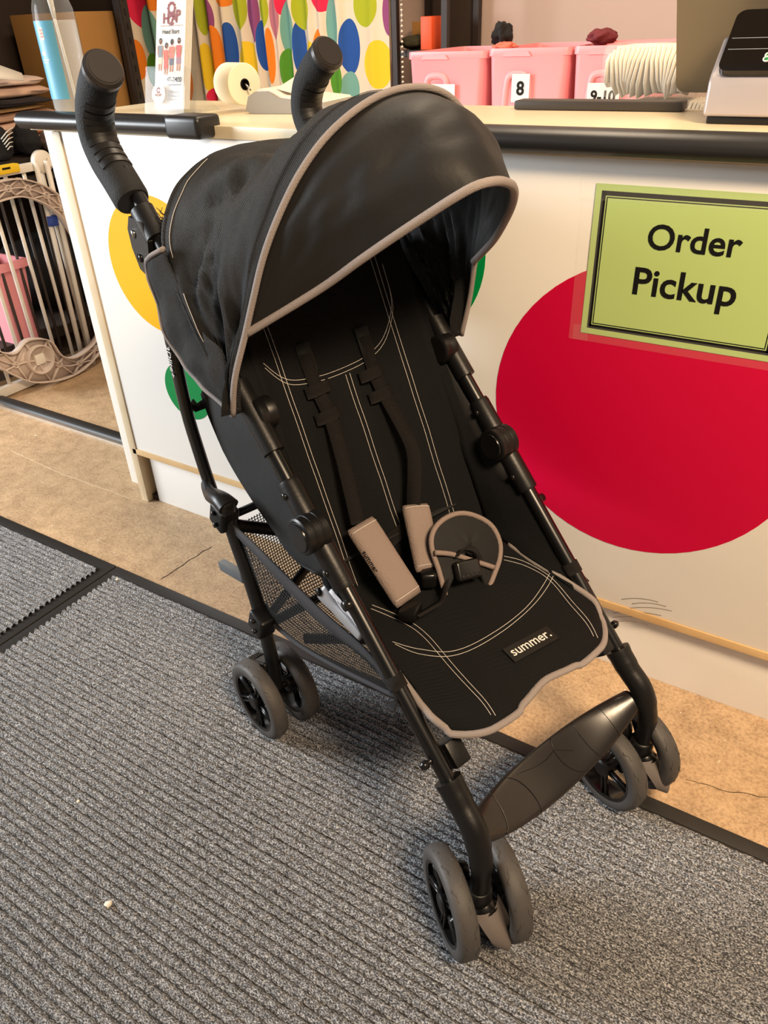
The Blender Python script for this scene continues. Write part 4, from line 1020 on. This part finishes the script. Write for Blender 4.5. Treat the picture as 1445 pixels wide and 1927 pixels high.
bin_(918, 1072, 90, radians(1), '8', 'pink plastic bin labelled 8 with a black garment on top', (-.10, .53, .22, .34))
bin_(1079, 1236, 85, radians(1), '9-10', 'pink plastic bin labelled 9-10 beside the diaper packs', (-.12, .44, .40, .30))
def lump(name, px, py, Y, rx, ry, rz_, m, label, cat, seed=0, amp=.35, group=None):
    bm = bmesh.new(); bmesh.ops.create_icosphere(bm, subdivisions=4, radius=1)
    for v in bm.verts:
        d = 1+amp*noise.noise(v.co*1.7+Vector((seed, 0, 0)))+amp*.4*noise.noise(v.co*5+Vector((0, seed, 0))); v.co *= d
        v.co = Vector((v.co.x*rx, v.co.y*ry, v.co.z*rz_))
    zm = min(v.co.z for v in bm.verts)
    for v in bm.verts: v.co.z -= zm
    vs = [v.co.copy() for v in bm.verts]; fs = [tuple(v.index for v in f.verts) for f in bm.faces]; bm.free()
    o = obj(name, vs, fs, m); P = ony(px, py, Y); o.location = P; return tag(o, label, cat, group)
blackc = mat('black_cotton', srgb(22, 21, 23), .9, bump=(60, .3, 'noise')); maroon = mat('maroon_cotton', srgb(110, 36, 42), .9, bump=(60, .3, 'noise'))
coral = mat('coral_cotton', srgb(226, 112, 92), .9, bump=(60, .3, 'noise')); olivec = mat('olive_cotton', srgb(52, 48, 26), .9, bump=(40, .3, 'noise'))
lump('garment', 945, 95, BINY+.1, .026, .04, .032, blackc, 'black garment sticking up out of the bin labelled 8', 'garment', 2)
lump('garment', 950, 96, BINY+.06, .030, .03, .010, coral, 'small coral garment edge below the black garment', 'garment', 5)
lump('garment', 1132, 88, BINY+.1, .038, .05, .018, maroon, 'maroon garment on top of the bin labelled 9-10', 'garment', 8)
# diaper packs
def diaper_pack(px0, px1, pyb, pyt, Y, label, z0=None):
    a = ony(px0, pyb, Y); b = ony(px1, pyt, Y); wd_ = b.x-a.x; h = b.z-a.z
    if 'lower' in label: h = b.z-TZ; a.z = TZ
    t = thing('diaper_pack', label, 'diapers', (a.x+wd_/2, Y, a.z), 0, 'wrapped diaper packs')
    n = 20
    for k in range(n):
        x = -wd_/2+wd_*(k+.5)/n; e = 1-.30*max(0, 1-(k)/2.2)-.15*max(0, 1-(n-1-k)/2.0)
        lean = .012*sin(k*.7)
        o = MB().tube([(x+lean, .0+.004*sin(k), h*.5-h*.46*e), (x+lean*.6, 0, h*.5-h*.2), (x, 0, h*.5+h*.2), (x-lean*.3, 0, h*.5+h*.46*e)], [wd_/n*.40, wd_/n*.62, wd_/n*.62, wd_/n*.42], n=10, ry=[.05, .07, .07, .05], up=(0, 1, 0)).obj('diaper', diaper, t)
    wr = MB().box((0, 0, h/2), (wd_+.012, .150, h+.004), bev=.022, seg=3).obj('plastic_wrap', wrap, t); 
    return t
d1 = diaper_pack(1150, 1330, 178, 76, 1.78, 'wrapped pack of white diapers on top of another pack')
d2 = diaper_pack(1180, 1345, 240, 181, 1.80, 'lower wrapped pack of diapers mostly hidden by the counter')

# curtain with printed dots
CUY = 2.70
cx0 = ony(236, 120, CUY).x; cx1 = ony(733, 100, CUY).x
dots = [((262, 8), 17, 30, 'pink'), ((286, 62), 19, 36, 'teal'), ((268, 112), 10, 26, 'orange'), ((292, 135), 14, 24, 'green'), ((290, 0), 12, 14, 'orange'), ((399, 32), 12, 30, 'purple'), ((425, 0), 17, 9, 'orange'),
        ((414, 100), 11, 38, 'orange'), ((384, 22), 8, 32, 'lime'), ((396, 128), 10, 34, 'yellow'), ((437, 90), 13, 35, 'blue'), ((453, 12), 17, 35, 'lime'), ((481, 24), 13, 42, 'purple'), ((473, 120), 24, 32, 'yellow'),
        ((501, 86), 11, 36, 'blue'), ((502, 16), 11, 28, 'lime'), ((522, 28), 10, 36, 'mauve'), ((518, 105), 6, 40, 'orange'), ((532, 2), 9, 20, 'pink'), ((546, 56), 14, 42, 'teal'), ((568, 90), 11, 40, 'blue'),
        ((548, 130), 14, 30, 'green'), ((570, 15), 18, 32, 'lime'), ((590, 120), 14, 34, 'yellow'), ((604, 95), 11, 32, 'orange'), ((607, -6), 21, 22, 'pink'), ((628, 48), 14, 44, 'teal'), ((660, 88), 20, 42, 'blue'),
        ((687, 10), 25, 33, 'lime'), ((732, 24), 15, 36, 'purple'), ((712, 122), 30, 38, 'yellow'), ((662, 166), 17, 26, 'teal'), ((636, 148), 14, 34, 'green'), ((408, 190), 12, 18, 'pink'), ((345, 60), 14, 30, 'blue'), ((350, 150), 14, 30, 'orange'), ((318, 20), 14, 30, 'yellow'), ((316, 150), 16, 30, 'purple')]
DC = {'pink': srgb(236, 34, 76), 'teal': srgb(118, 168, 152), 'orange': srgb(246, 132, 22), 'green': srgb(84, 146, 30), 'purple': srgb(150, 72, 122), 'mauve': srgb(196, 120, 132), 'lime': srgb(178, 184, 28), 'yellow': srgb(246, 204, 36), 'blue': srgb(30, 80, 158)}
cm = mat('dotted_cotton', srgb(236, 216, 188), .85); nt = cm.node_tree; N = nt.nodes; L = nt.links
tcn = N.new('ShaderNodeTexCoord'); cur = None
for (pq, rx, ry, cn_) in dots:
    p = ony(*pq, CUY); k = (ony(pq[0]+1, pq[1], CUY)-p).length
    s_ = N.new('ShaderNodeVectorMath'); s_.operation = 'SUBTRACT'; L.new(tcn.outputs['Object'], s_.inputs[0]); s_.inputs[1].default_value = (p.x, 0, p.z)
    m_ = N.new('ShaderNodeVectorMath'); m_.operation = 'MULTIPLY'; L.new(s_.outputs[0], m_.inputs[0]); m_.inputs[1].default_value = (1/(rx*k*.88), 0, 1/(ry*k*.88))
    l_ = N.new('ShaderNodeVectorMath'); l_.operation = 'LENGTH'; L.new(m_.outputs[0], l_.inputs[0])
    c_ = N.new('ShaderNodeMath'); c_.operation = 'LESS_THAN'; c_.inputs[1].default_value = 1; L.new(l_.outputs['Value'], c_.inputs[0])
    x_ = N.new('ShaderNodeMix'); x_.data_type = 'RGBA'; L.new(c_.outputs[0], x_.inputs[0]); x_.inputs[7].default_value = (*DC[cn_], 1)
    if cur is None: x_.inputs[6].default_value = (*srgb(236, 216, 188), 1)
    else: L.new(cur, x_.inputs[6])
    cur = x_.outputs[2]
L.new(cur, N['Principled BSDF'].inputs['Base Color'])
rws = []
folds = [(ony(px, 90, CUY).x, a) for px, a in ((262, 1), (300, .8), (385, 1), (410, 1.1), (432, .8), (468, 1.2), (493, 1), (513, 1.2), (533, 1), (558, 1), (590, .9), (612, .8), (642, .7), (700, .35))]
for i in range(20):
    z = .55+(1.75-.55)*i/19; row = []
    for j in range(241):
        x = cx0+(cx1-cx0)*j/240; yy = .010*noise.noise((x*5, z*1.5, 2))
        for fx_, a in folds: yy -= .030*a*math.exp(-((x-fx_-.012*noise.noise((z*2, fx_*9, 0)))/.020)**2)
        row.append(Vector((x, CUY+yy, z)))
    rws.append(row)
cu_ = MB().grid(rws).obj('dotted_curtain', cm); tag(cu_, 'cream curtain printed with large multicoloured dots behind the counter', 'curtain')
MB().tube([(cx0, CUY, 1.76), (cx1, CUY, 1.76)], .012, n=12).obj('curtain_rod', rackm, cu_)

# black rack right of the curtain
rkx = ony(744, 60, 2.72).x
rk = thing('black_rack', 'tall black rack post unit between the dotted curtain and the bins', 'rack', (rkx, 2.72, 0)); rx2 = ony(838, 50, 2.72).x-rkx
for dx, dy in ((0, 0), (rx2, 0), (0, .24), (rx2, .24)): MB().box((dx, dy, .95), (.022, .022, 1.9)).obj('post', rackm, rk, smooth=False)
for z in (.55, ony(800, 92, 2.78).z-.012, 1.5): MB().box((rx2/2, .12, z), (rx2, .24, .02)).obj('shelf', rackm, rk, smooth=False)
MB().box((rx2/2, .256, .95), (rx2+.02, .006, 1.9)).obj('back_panel', dark_wall, rk, smooth=False)
MB().tube([(.034, -.012, .80), (.034, -.012, 1.30)], .0012, n=6).obj('bead_string', chrome, rk)
for k in range(26): MB().lathe([(.0005, -.004), (.0042, -.002), (.0042, .002), (.0005, .004)], (.034, -.012, .87+k*.0155), 'z', 10).obj('bead', diaper, rk)
zsh = ony(800, 92, 2.78).z-.002
for (px, py, rx_, rz_, m_, lbx, sd_2) in ((775, 60, .055, .012, olivec, 'olive folded cushion on the black rack, lower one', 3), (768, 42, .05, .012, olivec, 'olive folded cushion on the black rack, upper one', 6)):
    pass
c1_ = lump('cushion', 782, 76, 2.82, .06, .06, .022, olivec, 'olive folded garment on the black rack shelf', 'garment', 3, .15); c1_.location.z = zsh
ob = flatshade(MB().box((0, 0, .05), (.045, .10, .10), bev=.003).obj('orange_box', orange_m)); ob.location = (ony(812, 50, 2.79).x, 2.80, zsh); tag(ob, 'bright orange box on the black rack shelf', 'box')
kb = flatshade(MB().box((0, 0, .04), (.05, .04, .09), bev=.002).obj('small_carton', card)); kb.location = (ony(785, 60, 2.90).x, 2.925, zsh); tag(kb, 'small brown carton behind the orange box', 'box')

# =================================================================== SIDE RACK AND GATES (left)
RX = -2.60
rr_ = thing('slotted_rack', 'dark slotted-angle shelving rack at far left holding folded clothes', 'rack', (RX-.25, 1.9, 0)); RI = Vector((-(RX-.25), -1.9, 0))
def rpost(x, y):
    p = MB().box(Vector((x, y, 1.0))+RI, (.036, .003, 2.0)).box(Vector((x+.0165, y+.018, 1.0))+RI, (.003, .036, 2.0)); o = p.obj('post', rackm, rr_, smooth=False)
    for k in range(40):
        z = .10+k*.045
        MB().box(Vector((x+.0182, y+.018, z))+RI, (.001, .008, .022)).obj('slot', mat('slot_dark', srgb(14, 11, 9), .9) if 'slot_dark' not in MATS else MATS['slot_dark'], o, smooth=False)
rpost(RX, 2.31); rpost(RX, 1.16); rpost(RX-.5, 2.34)
SHZ = onx(30, 300, RX).z-.01
for z in (.12, SHZ, 1.62):
    MB().box(Vector((RX-.25, 1.74, z))+RI, (.49, 1.12, .02)).obj('shelf', dark_wall, rr_, smooth=False)
    MB().box(Vector((RX+.002, 1.74, z-.006))+RI, (.006, 1.12, .034)).obj('shelf_beam', rackm, rr_, smooth=False)
MB().box(Vector((RX-.51, 1.75, 1.0))+RI, (.008, 1.2, 2.0)).obj('back_panel', dark_wall, rr_, smooth=False)
MB().box(Vector((RX-.25, 2.36, 1.0))+RI, (.5, .006, 2.0)).obj('end_panel', dark_wall, rr_, smooth=False)
bx2 = flatshade(MB().box((0, 0, .21), (.36, .18, .42), Matrix.Rotation(radians(2), 3, 'Z'), bev=.003).obj('carton', card)); bx2.location = (RX-.235, 2.245, SHZ+.011); tag(bx2, 'brown cardboard carton at the back of the slotted rack', 'box')
# folded clothes, one object each
cols = [srgb(206, 170, 148), srgb(190, 152, 128), srgb(44, 38, 40), srgb(206, 170, 116), srgb(176, 140, 118), srgb(206, 172, 150), srgb(196, 128, 88), srgb(60, 50, 46), srgb(176, 150, 138), srgb(216, 192, 178)]
def folded(x, y, z, lx_, ly_, th, col, label, seed, rz=0):
    m = mat('cloth', col, .9, bump=(50, .35, 'noise')); n = 22; rws = []
    for i in range(n):
        for_ = i/(n-1)*2*pi; row = []
        a = (abs(cos(for_))**.35)*(1 if cos(for_) >= 0 else -1)*lx_/2; b = (abs(sin(for_))**.6)*(1 if sin(for_) >= 0 else -1)*th/2
        for j in range(26):
            q = j/25; e = min(1, q/.06, (1-q)/.06)**.5 if 0 < q < 1 else .3
            wob = noise.noise((q*4+seed, for_*1.2, seed*.7))
            row.append(Vector((a*(.96+.04*e)+.012*wob, (q-.5)*ly_, min(th, max(0, th/2+b*e+.16*th*noise.noise((q*5, a*12, seed)))))))
        rws.append(row)
    mb = MB().grid(rws+[rws[0]]); mb.f.append(tuple(i*26 for i in range(n))); mb.f.append(tuple(i*26+25 for i in range(n)))
    o = mb.obj('folded_garment', m); o.location = (x, y, z); o.rotation_euler = (0, 0, rz); return tag(o, label, 'garment', 'folded clothes on the slotted rack')
zz = SHZ+.0114; names = ['dark garment at the bottom of the clothes stack behind the bottle', 'grey garment second from the bottom of the clothes stack', 'orange-brown garment low in the clothes stack', 'crumpled taupe garment in the middle of the clothes stack', 'tan garment with rolled edge in the clothes stack', 'golden knitted garment in the clothes stack', 'black garment between taupe ones in the clothes stack', 'long taupe garment near the top of the clothes stack', 'pale mauve garment on top of the clothes stack']
cc = [cols[7], cols[8], cols[6], cols[0], cols[4], cols[3], cols[2], cols[5], cols[9]]; tt_ = [.03, .022, .016, .034, .026, .018, .022, .036, .030]
for k in range(9):
    folded(RX-.185+.015*sin(k*2.3), 1.76+.02*cos(k*1.7), zz, .22, .48-.02*(k % 3), tt_[k], cc[k], names[k], k*3.1, radians(4*sin(k*1.9))); zz += tt_[k]+.0006
P = onx(4, 140, RX+.02)
wsh = obj('paper_sheet', [(0, -.10, .0), (.03, .055, -.022), (.02, .06, .0), (-.03, -.06, .055)], [(0, 1, 2, 3)], white_trim); wsh.modifiers.new('t', 'SOLIDIFY').thickness = .002; wsh.location = P; tag(wsh, 'white card corner poking in at the left edge', 'card')
folded(RX-.13, 2.07, SHZ+.012, .16, .13, .05, cols[7], 'dark bundle of belts beside the slotted post', 41)
folded(RX-.12, 2.07, SHZ+.066, .15, .12, .04, cols[2], 'black straps on top of the bundle beside the slotted post', 47)
# heap of dark clothes in front on the shelf edge
for k, (px, py, r1, r2, m_, lbx) in enumerate(((10, 300, .07, .06, blackc, 'black striped garment heaped at the left edge'), (55, 296, .07, .05, blackc, 'black garment hanging beside the counter end'), (72, 262, .045, .035, mat('grey_cotton', srgb(122, 104, 94), .9, bump=(60, .3, 'noise')), 'grey-brown garment over the black heap'))):
    o = lump('heaped_garment', px, py, 1.7, .05, (.046, .044, .030)[k], r2, m_, lbx, 'garment', 11+k, .2, 'clothes heaped at the rack edge'); o.location = (RX-.005, onx(10, 300, RX+.02).y+(0, .118, .212)[k], SHZ+.0118)
hl = bpy.data.objects['heaped_garment']
for k in range(5):
    P0_ = onx(2+3*k, 262+5*k, RX+.055); P1_ = onx(24, 240+9*k, RX+.055)
    MB().tube([P0_-hl.location, (P0_+P1_)/2-hl.location+Vector((.004, 0, .006)), P1_-hl.location], .0016, n=6).obj('white_stripe', white_trim, hl)

# white metal gate standing along the rack
GX = -2.5
ga = thing('safety_gate', 'white metal bar safety gate leaning upright against the slotted rack', 'gate', (GX, 1.75, 0)); GI = Vector((-GX, -1.75, 0))
def gp(y, z, dx=0): return Vector((GX+dx, y, z))+GI
flatshade(MB().box(gp(1.75, .022), (.022, .90, .034), bev=.003).obj('bottom_rail', gate_white, ga))
flatshade(MB().box(gp(1.75, .705), (.022, .90, .026), bev=.003).obj('top_rail', gate_white, ga))
yb = [onx(px, py, GX).y for px, py in ((2, 640), (22, 620), (45, 580), (78, 560), (108, 540), (128, 520))]
for k in range(13): MB().tube([gp(1.335+.07*k, .035), gp(1.335+.07*k, .70)], .0065, n=10).obj('bar', gate_white, ga)
flatshade(MB().box(gp(1.60, .712, .004), (.028, .13, .026), bev=.003).obj('warning_label', yellow_lab, ga))
MB().box(gp(1.615, .716, .0185), (.001, .03, .006)).obj('label_print', black_print, ga, smooth=False)
MB().lathe([(.034, -.012), (.036, -.008), (.036, .008), (.034, .012)], gp(1.765, .715), 'x', 28).obj('latch_disc', gate_white, ga)
flatshade(MB().box(gp(1.83, .712, .004), (.036, .11, .03), bev=.005).obj('latch_handle', gate_white, ga))
# dark bars just behind, standing in for the gate's shadows and back side
gb = thing('gate_shadow_bars', 'dark bars for the shadows and back side of the gate, between the white gate and the rack', 'gate', (GX-.055, 1.75, 0))
for z in (.05, .66): MB().box((0, 0, z), (.016, .94, .02)).obj('rail', dark_bar, gb, smooth=False)
for k in range(13): MB().tube([(0, -.43+.072*k, .05), (0, -.43+.072*k, .66)], .0055, n=8).obj('bar', dark_bar, gb)
# second folded gate frame with blue tape at the right
gc = thing('gate_bundle', 'narrow pair of white gate tubes wrapped with blue tape by the counter end', 'gate tubes', (GX+.02, 2.02, 0)); 
for d, yy in ((0, onx(92, 420, GX+.02).y-2.02), (.012, onx(108, 420, GX+.02).y-2.02)): MB().tube([(d, yy-.01, 0), (d, yy+.01, .72)], .009, n=10).obj('tube', gate_white, gc)
MB().tube([(.002, onx(100, 418, GX+.02).y-2.02, onx(100, 425, GX+.02).z), (.002, onx(100, 418, GX+.02).y-2.02+.002, onx(100, 405, GX+.02).z)], .024, n=12, ry=.013, up=(1, 0, 0)).obj('tape_band', blue_tape, gc)
# oval plastic play frame in front of the gate
fr_ = thing('plastic_ring_frame', 'beige ribbed plastic ring frame leaning on the white gate', 'ring frame', (GX+.05, 1.65, 0)); FI = Vector((-(GX+.05), -1.65, 0)); FX = GX+.05
def fpx(a, b): return onx(a, b, FX)+FI
def channel(outer, inner, name):
    O_ = resample(spline(outer, 6), 40); I_ = resample(spline(inner, 6), 40); d = Vector((.028, 0, 0))
    a = MB().grid([I_, O_]).grid([[p+d for p in O_], O_]).grid([[p+d for p in I_], I_]); o = a.obj(name, gate_plastic, fr_); o.modifiers.new('t', 'SOLIDIFY').thickness = .004
    M_ = [(p+q)/2 for p, q in zip(O_, I_)]
    MB().grid([[p+d*.8 for p in M_], M_]).obj('rib', gate_plastic, o).modifiers.new('t', 'SOLIDIFY').thickness = .003
    for k in range(3, 38, 6):
        b = MB(); c = M_[k]
        MB().lathe([(.011, 0), (.011, .022), (.008, .022), (.008, 0)], c, 'x', 16, close=False).obj('boss', gate_plastic, o)
        for e in (O_[max(k-3, 0)], O_[min(k+3, 39)], I_[max(k-3, 0)], I_[min(k+3, 39)]): MB().grid([[c+d*.75, e+d*.75], [c, e]]).obj('rib', gate_plastic, o).modifiers.new('t', 'SOLIDIFY').thickness = .003
    return o
channel([fpx(a, b) for a, b in ((-45, 352), (0, 338), (38, 336), (80, 350), (112, 374), (135, 405), (160, 450))], [fpx(a, b) for a, b in ((-45, 390), (0, 374), (35, 368), (75, 380), (105, 402), (122, 425), (145, 465))], 'top_arch')
channel([fpx(a, b) for a, b in ((-45, 678), (-10, 690), (20, 705), (50, 717), (80, 718), (120, 710), (155, 690), (186, 655), (205, 620))], [fpx(a, b) for a, b in ((-45, 640), (-10, 660), (22, 664), (45, 640), (85, 640), (108, 668), (135, 672), (168, 648), (192, 610))], 'lower_band')
hb_ = fpx(68, 674)
MB().lathe([(.050, 0), (.052, .034), (.047, .034), (.046, .010), (.0, .010)], hb_, 'x', 36, close=False).obj('round_hub', gate_plastic, fr_)
flatshade(MB().box(hb_+Vector((.018, 0, 0)), (.016, .038, .036), bev=.004).obj('hub_block', gate_white, fr_))
# pink bin seen through the bars
pb_ = thing('wall_bin', 'pink bin seen through the gate bars at the left edge', 'bin', (RX-.03, onx(22, 560, RX-.03).y-.02, .13))
h_ = onx(20, 480, RX-.03).z-.13
rg = []
for z, k in ((0, .72), (h_-.03, .96), (h_-.028, 1.1), (h_, 1.1), (h_, .98), (.01, .70)):
    rg.append([Vector((a*.08*k, b*.06*k, z)) for a, b in ((-1, -1), (1, -1), (1, 1), (-1, 1), (-1, -1))])
mb = MB().grid(rg); mb.f.append((0, 1, 2, 3)); flatshade(mb.obj('bin_body', pink_bin, pb_), 30)
lump('heaped_garment', 60, 560, 1.78, .12, .30, .14, blackc, 'black heap of fabric on the low rack shelf behind the gates', 'garment', 21, .2).location = (RX-.2, 1.95, .131)
tg = MB().box((0, 0, 0), (.003, .03, .05)).obj('lime_tag', lime); 
tg.location = onx(36, 352, GX-.03); tag(tg, 'lime green tag hanging behind the ring frame', 'tag')
